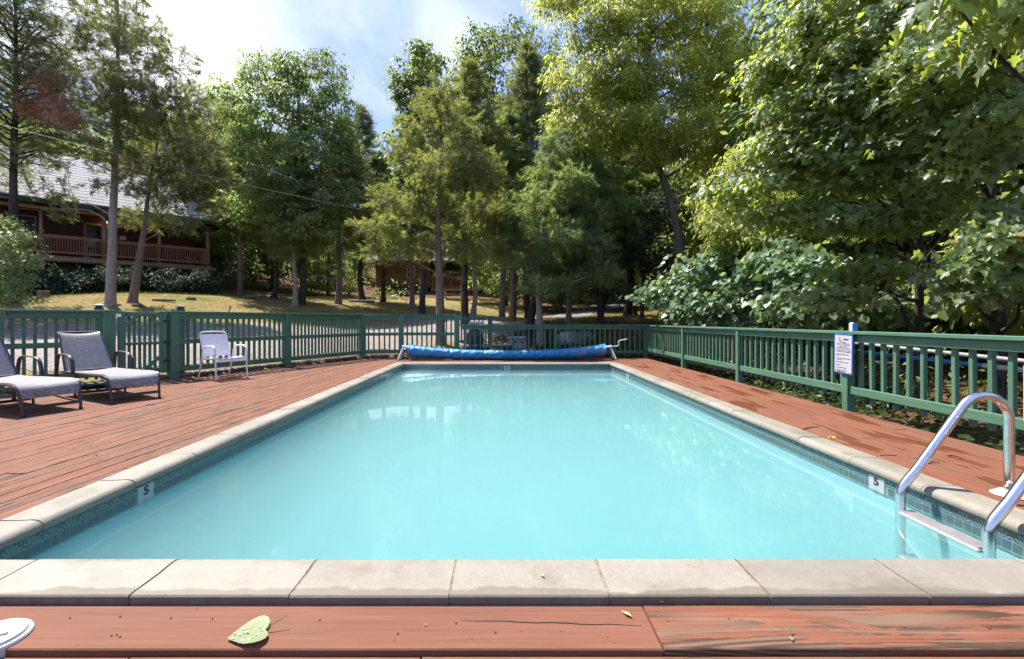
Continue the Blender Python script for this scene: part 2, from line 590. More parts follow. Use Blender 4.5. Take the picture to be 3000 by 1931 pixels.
MT['sign_white'] = plain('white_sign_face', (0.46, 0.45, 0.475), 0.35, 0.4, var=0.01, bump=0.0)
MT['sign_blue'] = plain('blue_sign_border', (0.02, 0.09, 0.34), 0.35, 0.4, var=0.02, bump=0.0)
MT['marker'] = plain('white_depth_marker', (0.38, 0.40, 0.39), 0.25, 0.5, var=0.02, bump=0.0)
MT['pole_blue'] = plain('blue_pole', (0.02, 0.22, 0.62), 0.3, 0.5)
MT['pole_grey'] = plain('silver_pole', (0.55, 0.56, 0.60), 0.3, 0.5, 0.3)
MT['gravel'] = gravel_mat('gravel', (0.16, 0.132, 0.115), (0.34, 0.295, 0.265), (0.23, 0.17, 0.13))
MT['road'] = gravel_mat('compacted_gravel', (0.14, 0.13, 0.125), (0.25, 0.235, 0.23), (0.19, 0.175, 0.165))
MT['ground'] = ground_mat()
MT['stone'] = plain('weathered_stone', (0.20, 0.18, 0.15), 0.9, 0.2, var=0.35, scale=8, bump=0.6)
MT['bark_cedar'] = bark_mat('cedar_bark', (0.085, 0.058, 0.042), (0.30, 0.235, 0.185))
MT['bark_pale'] = bark_mat('pale_cedar_bark', (0.17, 0.135, 0.105), (0.46, 0.39, 0.32))
MT['bark_dark'] = bark_mat('dark_bark', (0.022, 0.019, 0.016), (0.085, 0.075, 0.062))
MT['bark_grey'] = bark_mat('grey_bark', (0.075, 0.065, 0.055), (0.24, 0.21, 0.18))
MT['leaf_cedar'] = leaf_mat('cedar_foliage', (0.075, 0.090, 0.040), (0.165, 0.193, 0.079), (0.374, 0.418, 0.121), 0.50, 0.6, 0.2)
MT['leaf_olive'] = leaf_mat('olive_cedar_foliage', (0.092, 0.108, 0.040), (0.215, 0.240, 0.082), (0.46, 0.51, 0.12), 0.50, 0.6, 0.2, odd=(0.24, 0.14, 0.07))
MT['leaf_lush'] = leaf_mat('green_cedar_foliage', (0.088, 0.130, 0.057), (0.193, 0.270, 0.108), (0.462, 0.594, 0.154), 0.50, 0.6, 0.2)
MT['leaf_rust'] = leaf_mat('dead_cedar_foliage', (0.38, 0.22, 0.15), (0.60, 0.36, 0.25), (0.75, 0.45, 0.30), 0.45, 0.7, 0.1)
MT['leaf_green'] = leaf_mat('fresh_green_foliage', (0.083, 0.132, 0.046), (0.182, 0.253, 0.094), (0.506, 0.638, 0.165), 0.48, 0.45, 0.4)
MT['leaf_yellow'] = leaf_mat('yellow_green_foliage', (0.116, 0.154, 0.033), (0.259, 0.297, 0.061), (0.858, 0.900, 0.154), 0.58, 0.45, 0.4, odd=(0.605, 0.462, 0.055))
MT['leaf_mid'] = leaf_mat('mid_green_foliage', (0.066, 0.101, 0.040), (0.154, 0.209, 0.077), (0.462, 0.572, 0.132), 0.45, 0.45, 0.4)
MT['leaf_maple'] = leaf_mat('maple_foliage', (0.066, 0.116, 0.053), (0.138, 0.209, 0.088), (0.726, 0.836, 0.110), 0.48, 0.45, 0.7, odd=(0.330, 0.264, 0.055))
MT['leaf_heart'] = leaf_mat('broad_leaf_foliage', (0.077, 0.138, 0.064), (0.149, 0.237, 0.110), (0.396, 0.550, 0.143), 0.40, 0.45, 0.5)
MT['leaf_laurel'] = leaf_mat('dark_laurel_foliage', (0.029, 0.053, 0.033), (0.068, 0.110, 0.066), (0.132, 0.209, 0.088), 0.3, 0.6, 0.2)
MT['grass'] = leaf_mat('grass_blades', (0.09, 0.105, 0.026), (0.26, 0.225, 0.08), (0.40, 0.37, 0.10), 0.4, 0.6, 0.2)
MT['ivy'] = leaf_mat('ivy_foliage', (0.014, 0.034, 0.013), (0.055, 0.100, 0.035), (0.11, 0.20, 0.04), 0.3, 0.35, 0.45)
# ------------------------------------------------------------------ pool geometry constants
WZ = -0.085                          # water level; the deck top is z = 0
PX0, PX1, PY0, PY1 = -2.331, 2.589, 1.94, 10.93     # pool walls
CT = 0.055                           # top of the coping
CD = 0.25                            # coping depth behind the wall


# ------------------------------------------------------------------ terrain
def gp(px, py, Y):
    q = at(px, py, Y)
    return (q.x, q.y, q.z)


CP = [(-7.4, 7.2, .12), (-6.4, 8.4, .12), (-5.2, 10.9, .12), (-4.1, 13.1, .12), (-2.6, 13.7, .06), (0, 13.8, -.06), (2.5, 14.0, -.05), (4.2, 13.7, -.18),
      (4.7, 10, -.45), (4.7, 5, -.5), (4.7, 2, -.5), (4.7, -2, -.5), (8, 6, -.6), (8, 12, -.2), (14, 8, -.3),
      gp(320, 950, 16), gp(0, 950, 14.2), gp(840, 950, 20), gp(1180, 957, 21), gp(300, 930, 17.2), gp(840, 932, 21.6), gp(323, 898, 18.5), gp(0, 905, 16.5), gp(390, 889, 19.3),
      gp(614, 859, 27), gp(100, 866, 22), gp(885, 886, 26), gp(865, 893, 25), gp(702, 869, 28), gp(1128, 883, 32), gp(1210, 896, 30), gp(1200, 857, 42), gp(1050, 850, 42), gp(1400, 862, 42),
      gp(1383, 919, 28), gp(1363, 930, 22), gp(1450, 938, 26), gp(1600, 938, 26), gp(1560, 885, 40), gp(1700, 905, 34), gp(1830, 868, 45), gp(1780, 930, 22), (.2, 18, .75), (3.5, 18, .7),
      (-1.1, 15, .15), (3, 15.5, .12), (6.6, 17, .92), (9, 21, 1.3), (10, 26, 1.8), (20, 25, 2.6), (20, 13, .8), (30, 20, 2.6), (16, 36, 3.2), (30, 45, 7), (-32, 28, 3.4), (-30, 45, 7), (0, 60, 8.5), (30, 62, 10), (-30, 62, 10),
      (-20, 14, .8), (-30, 14, 1.0), (-11, 4, .12), (-9.5, 6, .12), (-12, 10, .35), (-20, 5, .2), (0, -8, -.3), (-10, -8, -.1), (12, -8, -.6), (20, 0, -.4),
      (-5.5, 4, -.36), (-4.3, 8, -.34), (-3.5, 3, -.36), (3.6, 3, -.4), (3.6, 8, -.38), (0, 12.2, -.3), (-3, 12, -.2), (3, 12.4, -.3), (0, 1, -.4), (-5, -2, -.36), (4, -2, -.42),
      (-60, 60, 14), (60, 60, 14), (0, 110, 18), (-120, 120, 24), (120, 120, 24), (-120, 0, 4), (120, 0, 3), (0, -120, -3), (-120, -120, -2), (120, -120, -3), (-60, 20, 6), (60, 20, 5), (60, -20, 0), (-60, -20, 0.5)]
_cp = np.array(CP)


def _tps(d2):
    return np.where(d2 > 1e-9, 0.5 * d2 * np.log(np.maximum(d2, 1e-9)), 0.0)


_n = len(_cp)
_K = _tps(((_cp[:, None, :2] - _cp[None, :, :2]) ** 2).sum(-1)) + np.eye(_n) * 0.02
_Pm = np.c_[np.ones(_n), _cp[:, :2]]
_A = np.block([[_K, _Pm], [_Pm.T, np.zeros((3, 3))]])
_wt = np.linalg.solve(_A, np.r_[_cp[:, 2], 0, 0, 0])


def ground_np(x, y):
    q = np.stack([np.ravel(x), np.ravel(y)], -1).astype(float)
    out = np.zeros(len(q))
    for s in range(0, len(q), 20000):
        d2 = ((q[s:s + 20000, None, :] - _cp[None, :, :2]) ** 2).sum(-1)
        out[s:s + 20000] = _tps(d2) @ _wt[:_n] + _wt[_n] + q[s:s + 20000] @ _wt[_n + 1:]
    return out.reshape(np.shape(x))


def ground(x, y):
    return float(ground_np(np.array([x]), np.array([y]))[0])


FENCE_L = [(-8.6, 5.62), (-7.4, 6.80), (-6.48, 7.65), (-5.89, 8.30), (-4.87, 10.48), (-3.85, 12.80), (-2.86, 13.20), (-1.28, 13.30)]
# edges of the gravel drive beyond the left fence (near edge, far edge)
GNEAR = [(-30, 3.0), (-9.5, 7.4), (-7.2, 8.0), (-6.2, 9.3), (-5.2, 11.4), (-4.2, 13.6), (-2.5, 14.4), (-0.5, 15.6), (2.0, 19.0)]


def grass_amount(x, y):
    """1 where grass grows, 0 on leaf litter"""
    g = np.zeros_like(x)
    verge = (x < -1) & (y > 14) & (y < 34)
    g = np.where(verge, 0.62, g)
    g = np.where((x < -3) & (y > 14) & (y < 22), 0.9, g)
    g = np.where((x > 2.0) & (x < 9.5) & (y > 19) & (y < 25), 0.95, g)
    g = np.where((x < -5) & (y < 14) & (y > 5), 0.75, g)
    g = np.where((x > -7) & (x < 2) & (y > 26) & (y < 38), 0.70, g)
    return g


def build_ground():
    t = np.linspace(-1, 1, 230)
    ax = np.sign(t) * (np.abs(t) ** 2.2) * 150
    ay = np.sign(t) * (np.abs(t) ** 2.2) * 150 + 12
    X, Y = np.meshgrid(ax, ay)
    rng = np.random.default_rng(3)
    Z = ground_np(X, Y)
    bumps = 0.05 * np.sin(X * 1.7 + np.sin(Y * 1.1) * 2) * np.cos(Y * 1.3 + X * .4) + rng.normal(0, .012, X.shape)
    Z += np.where((Y > 14) | (X > 5) | (X < -9), bumps, 0)
    N = len(t)
    idx = np.arange(N * N).reshape(N, N)
    fs = np.stack([idx[:-1, :-1], idx[:-1, 1:], idx[1:, 1:], idx[1:, :-1]], -1).reshape(-1, 4)
    V = np.stack([X, Y, Z], -1).reshape(-1, 3)
    c = V[fs].mean(1)
    hole = (c[:, 0] > PX0 - .22) & (c[:, 0] < PX1 + .22) & (c[:, 1] > PY0 - .22) & (c[:, 1] < PY1 + .22)
    fs = fs[~hole]
    me = bpy.data.meshes.new('ground')
    me.from_pydata(V.tolist(), [], fs.tolist())
    a = me.attributes.new('grass', 'FLOAT', 'POINT')
    a.data.foreach_set('value', grass_amount(V[:, 0], V[:, 1]).astype(np.float32))
    me.polygons.foreach_set('use_smooth', [True] * len(me.polygons))
    me.materials.append(MT['ground'])
    tag(obj('ground', me), kind='structure')


build_ground()


def strip_sheet(name, near, far, m, lift=0.03, nu=60, nv=24, jitter=0.0):
    """a sheet draped over the terrain between two polylines"""
    def samp(poly, n):
        p = np.array(poly, float)
        d = np.r_[0, np.cumsum(np.hypot(*np.diff(p, axis=0).T))]
        s = np.linspace(0, d[-1], n)
        return np.c_[np.interp(s, d, p[:, 0]), np.interp(s, d, p[:, 1])]
    A, B = samp(near, nu), samp(far, nu)
    rng = np.random.default_rng(5)
    if jitter:
        A += rng.normal(0, jitter, A.shape)
        B += rng.normal(0, jitter, B.shape)
    vs = []
    for j in range(nv):
        t = j / (nv - 1)
        P = A * (1 - t) + B * t
        e = lift * min(1, 6 * min(t, 1 - t) + 0.15)
        z = ground_np(P[:, 0], P[:, 1]) + e
        vs += [(x, y, q) for (x, y), q in zip(P, z)]
    fs = [(j * nu + i, j * nu + i + 1, (j + 1) * nu + i + 1, (j + 1) * nu + i) for j in range(nv - 1) for i in range(nu - 1)]
    me = bpy.data.meshes.new(name)
    me.from_pydata(vs, [], fs)
    me.polygons.foreach_set('use_smooth', [True] * len(me.polygons))
    me.materials.append(m)
    return tag(obj(name, me), kind='structure')


gfar = [gp(-700, 962, 11.5)[:2], gp(0, 950, 14.2)[:2], gp(320, 950, 16)[:2], gp(560, 949, 18)[:2], gp(840, 950, 20)[:2], gp(1010, 952, 21)[:2], gp(1180, 954, 22)[:2], gp(1330, 951, 23.5)[:2], gp(1480, 947, 24)[:2]]
strip_sheet('gravel_drive', GNEAR, gfar, MT['gravel'], 0.07, 90, 36, 0.10)
rnear = [gp(1180, 953, 22.3)[:2], gp(1330, 949, 23.8)[:2], gp(1500, 946, 24.3)[:2], gp(1620, 944, 25.0)[:2], gp(1760, 928, 27.5)[:2], (7.9, 32.0), (13.0, 41.0), (22.0, 50.0)]
rfar = [gp(1180, 950, 23.2)[:2], gp(1330, 944, 25.6)[:2], gp(1500, 935, 27.6)[:2], gp(1620, 932, 28.8)[:2], (4.9, 32.0), (6.6, 36.0), (10.5, 44.5), (19.5, 54.0)]
strip_sheet('forest_road', rnear, rfar, MT['road'], 0.09, 70, 16, 0.05)

# ------------------------------------------------------------------ pool
pool = thing('swimming_pool', 'rectangular pool of milky turquoise water edged with pale concrete coping and a dark tile band', 'swimming pool')
TH = 0.15
# shell: end walls, and side walls that curve into a sloping floor, all with thickness
zf0, zf1 = -1.60, -1.05
b = MB()
b.box(((PX0 + PX1) / 2, PY0 - TH / 2, -0.92), (PX1 - PX0 + 2 * TH, TH, 1.56))
b.box(((PX0 + PX1) / 2, PY1 + TH / 2, -0.92), (PX1 - PX0 + 2 * TH, TH, 1.56))
b.build('end_wall', MT['liner'], pool)


def shell_profile(zf):
    rc = .75
    P = [(PX0, -.05), (PX0, zf + rc)] + [(PX0 + rc - rc * math.cos(a), zf + rc - rc * math.sin(a)) for a in np.linspace(.1, PI / 2, 12)]
    P += [(PX1 - rc + rc * math.sin(a), zf + rc - rc * math.cos(a)) for a in np.linspace(0, PI / 2 - .1, 12)] + [(PX1, zf + rc), (PX1, -.05)]
    return P


b = MB()
A_, B_ = shell_profile(zf0), shell_profile(zf1)
n = len(A_)
inner = [(x, PY0, z) for x, z in A_] + [(x, PY1, z) for x, z in B_]
outer = [(PX0 - TH if i < n / 2 else PX1 + TH, y, z if abs(z) < .06 else z - TH) for P_, y in ((A_, PY0), (B_, PY1)) for i, (x, z) in enumerate(P_)]
b.add(inner, [(i, n + i, n + i + 1, i + 1) for i in range(n - 1)])
b.build('pool_basin', MT['liner'], pool, smooth=True, fix=False)
b = MB()
for sx in (PX0 - TH / 2 - .002, PX1 + TH / 2 + .002):
    b.box((sx, (PY0 + PY1) / 2, -0.92), (TH, PY1 - PY0, 1.56))
b.build('side_wall', MT['liner'], pool)
for k, (rr, zt) in enumerate([(1.45, -0.75), (1.10, -0.48), (0.75, -0.20)]):      # quarter-round steps in the far left corner
    prof = [(PX0 + 0.002, PY1 - 0.002)] + [(PX0 + rr * math.cos(a), PY1 - rr * math.sin(a)) for a in np.linspace(0, PI / 2, 12)]
    n = len(prof)
    b = MB()
    b.add([(x, y, z) for z in (zt, zt - .27) for x, y in prof], [tuple(range(n)), tuple(range(2 * n - 1, n - 1, -1))] + [(i, (i + 1) % n, n + (i + 1) % n, n + i) for i in range(n)])
    b.build('pool_step', MT['step'], pool)
e = .004                                # the body of water, a hair inside the shell
wm_ = MB()
A_ = [(min(max(x, PX0 + e), PX1 - e), z + e) for x, z in shell_profile(zf0)[1:-1]]
B_ = [(min(max(x, PX0 + e), PX1 - e), z + e) for x, z in shell_profile(zf1)[1:-1]]
A_ = [(PX0 + e, WZ)] + A_ + [(PX1 - e, WZ)]
B_ = [(PX0 + e, WZ)] + B_ + [(PX1 - e, WZ)]
n = len(A_)
wm_.add([(x, PY0 + e, z) for x, z in A_] + [(x, PY1 - e, z) for x, z in B_],
        [(i, n + i, n + i + 1, i + 1) for i in range(n - 1)] + [(0, n - 1, 2 * n - 1, n), tuple(range(n)), tuple(range(2 * n - 1, n - 1, -1))])
tag(wm_.build('pool_water', MT['water']), kind='structure')

# coping stones: d = 0 at the back, nose over the water
CPROF = [(0, -.05), (0, CT - .006), (.006, CT), (.15, CT), (.19, CT + .002), (.225, CT + .004), (.25, CT + .002), (.268, CT - .006), (.280, CT - .020), (.284, CT - .035), (.278, CT - .05), (.258, CT - .058), (.235, CT - .060), (.235, -.05)]


def coping_run(p0, p1, inward, first, mitre0, mitre1, step=0.585, back=CD):
    """stones from p0 to p1 (wall line); inward = direction to the water; mitre: True cuts 45 degrees"""
    p0, p1, inward = Vector((*p0, 0)), Vector((*p1, 0)), Vector((*inward, 0))
    CP_ = [(d if d > .1 else d + CD - back, z) for d, z in CPROF]
    L = (p1 - p0).length
    a = (p1 - p0).normalized()
    cuts = [0.0]
    x = first
    while x < L - 0.12:
        cuts.append(x)
        x += step
    cuts.append(L)
    for i in range(len(cuts) - 1):
        g = 0.005
        x0, x1 = cuts[i] + (g if i else 0), cuts[i + 1] - (g if i < len(cuts) - 2 else 0)
        mid = (x0 + x1) / 2
        vs = []
        n = len(CPROF)
        for e, x in enumerate((x0, x1)):
            for d, z in CP_:
                off = 0.0
                if e == 0 and i == 0 and mitre0: off = d - CD + 0.003
                if e == 1 and i == len(cuts) - 2 and mitre1: off = -(d - CD) - 0.003
                vs.append((x + off - mid, d - CD, z + random.uniform(-.0005, .0005)))
        bb = MB()
        bb.add(vs, [(j, (j + 1) % n, n + (j + 1) % n, n + j) for j in range(n)] + [tuple(range(n - 1, -1, -1)), tuple(range(n, 2 * n))])
        c = p0 + a * mid + Vector((0, 0, random.uniform(-.002, .002)))
        M = Matrix((a.to_4d(), inward.to_4d(), (0, 0, 1, 0), (0, 0, 0, 1))).transposed()
        for q in range(3): M[3][q] = 0
        M.translation = c
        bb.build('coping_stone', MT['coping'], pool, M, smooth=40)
    # mortar in the joints
    jb = MB()
    for x in cuts[1:-1]:
        vs = []
        n = len(CPROF)
        for dx in (-.0065, .0065):
            for d, z in CP_:
                q = p0 + a * (x + dx) + inward * ((d - CD) * 0.985)
                vs.append((q.x, q.y, z - .0035))
        jb.add(vs, [(j, (j + 1) % n, n + (j + 1) % n, n + j) for j in range(n)] + [tuple(range(n - 1, -1, -1)), tuple(range(n, 2 * n))])
    tag(jb.build('coping_mortar', MT['joint'], pool), kind='stuff')


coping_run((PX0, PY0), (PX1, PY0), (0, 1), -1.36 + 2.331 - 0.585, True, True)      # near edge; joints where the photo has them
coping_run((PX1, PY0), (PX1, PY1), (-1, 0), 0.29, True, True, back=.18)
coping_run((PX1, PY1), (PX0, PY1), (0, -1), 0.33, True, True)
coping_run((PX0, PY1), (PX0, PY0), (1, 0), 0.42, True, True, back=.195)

# tile band: an upper row of fan tiles and a lower row of small tiles that runs under the water
_tm = {}


def tile_mesh(w_, h_, m):
    key = (w_, h_, m)
    if key not in _tm:
        _tm[key] = MB().box((0, 0, 0), (w_ - .0045, .008, h_ - .0045), None, .0015).mesh('tile', MT[m])
    return _tm[key]


MARKS = [(PX0, 3.02, 'L'), (PX1, 3.18, 'R'), (PX0, 9.45, 'L'), (PX1, 9.45, 'R'), (0.13, PY1, 'F')]
for side in 'LRF':
    L = (PX1 - PX0) if side == 'F' else (PY1 - PY0)
    rest_fan, rest_small, back = MB(), MB(), MB()
    if side == 'L': Mw = lambda s, z: Matrix.Translation((PX0 + .004, PY0 + s, z)) @ Matrix.Rotation(PI / 2, 4, 'Z')
    if side == 'R': Mw = lambda s, z: Matrix.Translation((PX1 - .004, PY0 + s, z)) @ Matrix.Rotation(-PI / 2, 4, 'Z')
    if side == 'F': Mw = lambda s, z: Matrix.Translation((PX0 + s, PY1 - .004, z)) @ Matrix.Rotation(PI, 4, 'Z')
    marks = [(my - PY0 if side != 'F' else mx - PX0) for mx, my, q in MARKS if q == side]
    for row, (w_, h_, zc, m, rest, near) in enumerate([(.10, .058, -.029, 'tile_fan', rest_fan, 4.6), (.05, .05, -.0835, 'tile_small', rest_small, 2.4)]):
        for i in range(int(L / w_)):
            s = (i + .5) * w_
            if any(abs(s - q) < .07 for q in marks):
                continue
            M = Mw(s, zc)
            if side != 'F' and s < near:
                obj('tile', tile_mesh(w_, h_, m), pool, M)
            else:
                rest.box(M.translation, (w_ - .0045, .008, h_ - .0045), M.to_3x3())
    g0 = Mw(L / 2, -.062)
    MB().box((0, 0, 0), (L - .01, .013, .11)).build('grout', MT['grout'], pool, Matrix.Translation(g0.translation) @ g0.to_3x3().to_4x4() @ Matrix.Translation((0, .004 if side != 'F' else -.004, 0)))
    tag(rest_fan.build('tile_band', MT['tile_fan'], pool), kind='stuff')
    tag(rest_small.build('tile_band', MT['tile_small'], pool), kind='stuff')


def text_mesh(body, size, m, depth=0.0, align='CENTER', sx=1.0, bold=0.0):
    cu = bpy.data.curves.new('lettering', 'FONT')
    cu.body = body
    cu.size = size
    cu.align_x = align
    cu.align_y = 'CENTER'
    cu.extrude = depth
    cu.offset = bold
    cu.resolution_u = 3
    o = bpy.data.objects.new('lettering', cu)
    COL.objects.link(o)
    dg = bpy.context.evaluated_depsgraph_get()
    me = bpy.data.meshes.new_from_object(o.evaluated_get(dg))
    bpy.data.objects.remove(o)
    me.transform(Matrix.Diagonal((sx, 1, 1, 1)))
    me.materials.clear()
    me.materials.append(m)
    return me


for mx, my, side in MARKS:
    rot = {'L': PI / 2, 'R': -PI / 2, 'F': 0}[side]
    off = {'L': (.006, 0), 'R': (-.006, 0), 'F': (0, -.006)}[side]
    M = Matrix.Translation((mx + off[0], my + off[1], -.062)) @ Matrix.Rotation(rot, 4, 'Z')
    mk = MB().box((0, 0, 0), (.135, .012, .105), None, .003).build('depth_marker', MT['marker'], pool, M)
    dig = '5' if my < 5 else '3'
    # the digit faces the water, which is local -Y of the marker
    T = M @ Matrix.Translation((0, -.0068, .012)) @ Matrix.Rotation(PI / 2, 4, 'X')
    obj('depth_digit', text_mesh(dig, .074, MT['print'], .0003, sx=1.3, bold=.003), mk, T)

# ------------------------------------------------------------------ wooden deck
deck = thing('wooden_deck', None, None)
deck['kind'] = 'structure'


def strip_range(poly, v):
    """u interval where the line v = const lies inside the polygon [(u,v)...]"""
    us = []
    n = len(poly)
    for i in range(n):
        (u0, v0), (u1, v1) = poly[i], poly[(i + 1) % n]
        if (v0 - v) * (v1 - v) < 0:
            us.append(u0 + (u1 - u0) * (v - v0) / (v1 - v0))
    if len(us) < 2: return None
    return min(us), max(us)


def lay_boards(poly, origin, ang, bw, wear=(0.3, 0.6), wet=0.0, zt=0.0, cuts=None, th=.036, gap=.005, lens=(2.6, 4.8), special=None, row_drop=0.0):
    """boards along the direction ang (from +X) inside the world polygon"""
    o = Vector((*origin, 0))
    u = Vector((math.cos(ang), math.sin(ang), 0))
    v = Vector((-math.sin(ang), math.cos(ang), 0))
    P = [((Vector((*p, 0)) - o).dot(u), (Vector((*p, 0)) - o).dot(v)) for p in poly]
    v0, v1 = min(p[1] for p in P), max(p[1] for p in P)
    k, y, gap0 = 0, v0, gap
    while y < v1 - 0.02:
        gap = gap0 * random.choice((.7, .9, 1, 1.2, 1.9))
        ya, yb = y + gap / 2, min(y + bw - gap / 2, v1 - .001)
        ra, rb = strip_range(P, ya + .0007), strip_range(P, yb - .0007)
        if ra is None or rb is None:
            y += bw
            k += 1
            continue
        lo, hi = min(ra[0], rb[0]), max(ra[1], rb[1])
        if cuts and k in cuts:
            br = [lo] + [c for c in cuts[k] if lo < c < hi] + [hi]
        else:
            br, x = [lo], lo + random.uniform(.8, lens[1])
            while x < hi - .6:
                br.append(x)
                x += random.uniform(*lens)
            br.append(hi)
        for i in range(len(br) - 1):
            xa0 = br[i] + .002 if i else ra[0]
            xb0 = br[i] + .002 if i else rb[0]
            xa1 = br[i + 1] - .002 if i < len(br) - 2 else ra[1]
            xb1 = br[i + 1] - .002 if i < len(br) - 2 else rb[1]
            if xa1 - xa0 < .02 and xb1 - xb0 < .02: continue
            mx, my = (xa0 + xa1 + xb0 + xb1) / 4, (ya + yb) / 2
            dz = random.uniform(-.0025, .0025) - (row_drop if k else 0)
            c = .004
            bb = MB()
            q = [(xa0 - mx, ya - my), (xa1 - mx, ya - my), (xb1 - mx, yb - my), (xb0 - mx, yb - my)]
            qi = [(q[0][0] + c * .5, q[0][1] + c), (q[1][0] - c * .5, q[1][1] + c), (q[2][0] - c * .5, q[2][1] - c), (q[3][0] + c * .5, q[3][1] - c)]
            bb.add([(x, yy, -th) for x, yy in q] + [(x, yy, -c) for x, yy in q] + [(x, yy, 0) for x, yy in qi],
                   [(3, 2, 1, 0), (8, 9, 10, 11)] + [(j, (j + 1) % 4, 4 + (j + 1) % 4, 4 + j) for j in range(4)] + [(4 + j, 4 + (j + 1) % 4, 8 + (j + 1) % 4, 8 + j) for j in range(4)])
            M = Matrix.Translation(o + u * mx + v * my + Vector((0, 0, zt + dz))) @ Matrix.Rotation(ang, 4, 'Z')
            ob = bb.build('deck_board', MT['deck'], deck, M, fix=False)
            ob['wear'] = random.uniform(*wear)
            ob['wet'] = wet
            if special and (k, i) in special: ob['wear'] = special[(k, i)]
        y += bw
        k += 1


BK = CD + .006
EDGE_L = [(-9.5, 4.6), (-8.3, 5.2), (-6.74, 6.2), (-5.98, 7.95), (-5.80, 8.30), (-4.78, 10.46), (-3.76, 12.78)]
# left: boards run along the pool, a few degrees askew
BL, BR = .201, .186
polyL = [(PX0 - BL, PY0 - BK), (PX0 - BL, 12.78)] + list(reversed(EDGE_L)) + [(-9.5, PY0 - BK)]
lay_boards(polyL, (PX0 - BK, PY0 - BK), R(90 - 3.5), .142, (0.42, 0.78))
# far strip behind the pool
lay_boards([(PX0 - BL + .003, PY1 + BK), (4.08, PY1 + BK), (4.08, 13.12), (-2.45, 13.06), (PX0 - BL + .003, 12.9)], (-2.7, PY1 + BK), 0.0, .142, (0.2, 0.45))
# right walk
lay_boards([(PX1 + BR, PY0 - BK), (4.08, PY0 - BK), (4.08, PY1 + BK - .004), (PX1 + BR, PY1 + BK - .004)], (4.08, PY0 - BK), R(90), .138, (0.25, 0.52), wet=1.0)
# near strip under the camera, wide boards along the edge
lay_boards([(-9.5, -2.4), (4.08, -2.4), (4.08, PY0 - BK - .006), (-9.5, PY0 - BK - .006)], (0, PY0 - BK - .006), PI, .228, (0.30, 0.5), zt=.028, row_drop=.020, gap=.006,
           cuts={0: [-0.51, 2.1, 5.4], 1: [0.25, 1.16, 3.6]}, special={(0, 1): 0.18, (0, 0): 0.72, (1, 1): 0.60, (1, 2): .4, (1, 0): .60, (0, 2): .2})

# ------------------------------------------------------------------ fences
_pm = {}


def beam(name, a, b_, w_, h_, parent, m='fence', ch=.004, up=(0, 0, 1)):
    """one board from a to b; the mesh lies along its local X and is shared by equal lengths"""
    a, b_ = Vector(a), Vector(b_)
    L = (b_ - a).length
    key = (round(L, 3), w_, h_, m, ch)
    if key not in _pm:
        _pm[key] = MB().box((0, 0, 0), (L, w_, h_), None, ch).mesh(name, MT[m])
    x = (b_ - a).normalized()
    upv = Vector(up)
    if abs(x.dot(upv)) > .99: upv = Vector((0, 1, 0))
    y = upv.cross(x).normalized()
    z = x.cross(y)
    M = Matrix((x, y, z)).transposed().to_4x4()
    M.translation = (a + b_) / 2
    return obj(name, _pm[key], parent, M)


def V3(p, z):
    return Vector((p[0], p[1], z))


def upright(name, p, z0, z1, w_, parent, m='fence', yaw=0.0, d_=None):
    L = z1 - z0
    key = ('u', round(L, 3), w_, d_, m)
    if key not in _pm:
        _pm[key] = MB().box((0, 0, 0), (L, w_, d_ or w_), None, .004).mesh(name, MT[m])
    M = Matrix.Translation(V3(p, (z0 + z1) / 2)) @ Matrix.Rotation(yaw, 4, 'Z')
    if name in ('baluster', 'picket'): M = M @ Matrix.Rotation(random.gauss(0, .007), 4, 'Y')
    M = M @ Matrix.Rotation(-PI / 2, 4, 'Y')
    return obj(name, _pm[key], parent, M)


def bay(par, A, B, ends, top, n_bal, rails, bal, cap=None, side=1, bal_m='fence', bal_w=.042):
    """rails between two posts and balusters fixed to their outer side.
    rails: (z centre, height); bal: (z0, z1); side: outer side offset sign"""
    A, B = Vector((*A, 0)), Vector((*B, 0))
    a = (B - A).normalized()
    nrm = Vector((-a.y, a.x, 0)) * side
    yaw = math.atan2(a.y, a.x)
    L = (B - A).length
    e0, e1 = ends
    for j, (z, h) in enumerate(rails):
        beam(('top_rail', 'bottom_rail', 'middle_rail')[j], A + a * e0 + Vector((0, 0, z)), B - a * e1 + Vector((0, 0, z)), .038, h, par)
    if cap:
        beam('cap_rail', A + Vector((0, 0, top - .019)) + a * cap[0] + nrm * .01, B + Vector((0, 0, top - .019)) - a * cap[1] + nrm * .01, .14, .036, par)
    for i in range(n_bal):
        s = e0 + (L - e0 - e1) * (i + .62) / (n_bal + .25)
        p = A + a * s + nrm * (.019 + bal_w / 2 + .002)
        upright('baluster', p, bal[0] + random.uniform(-.006, .006), bal[1], bal_w, par, bal_m, yaw + random.uniform(-.03, .03))


YAW = lambda A, B: math.atan2(B[1] - A[1], B[0] - A[0])
TALL = 1.23
RL = [(1.145, .115), (.185, .10), (.675, .085)]
# left of the gate
fl = thing('picket_fence', 'tall dark green wooden fence section left of the gate, behind the grey loungers', 'fence')
bay(fl, FENCE_L[0], FENCE_L[1], (.07, .07), TALL, 9, RL, (.10, 1.19), (0, 0), 1)
bay(fl, FENCE_L[1], FENCE_L[2], (.07, .09), TALL, 9, RL, (.10, 1.19), (0, .08), 1)
for p in FENCE_L[0:2]:
    upright('post', p, -.3, TALL - .04, .12, fl, yaw=YAW(FENCE_L[0], FENCE_L[1]))
upright('post', FENCE_L[2], -.3, TALL + .005, .15, fl, yaw=YAW(FENCE_L[1], FENCE_L[2]))
# the lantern post behind it
lp = at(290, 905, 8.3)


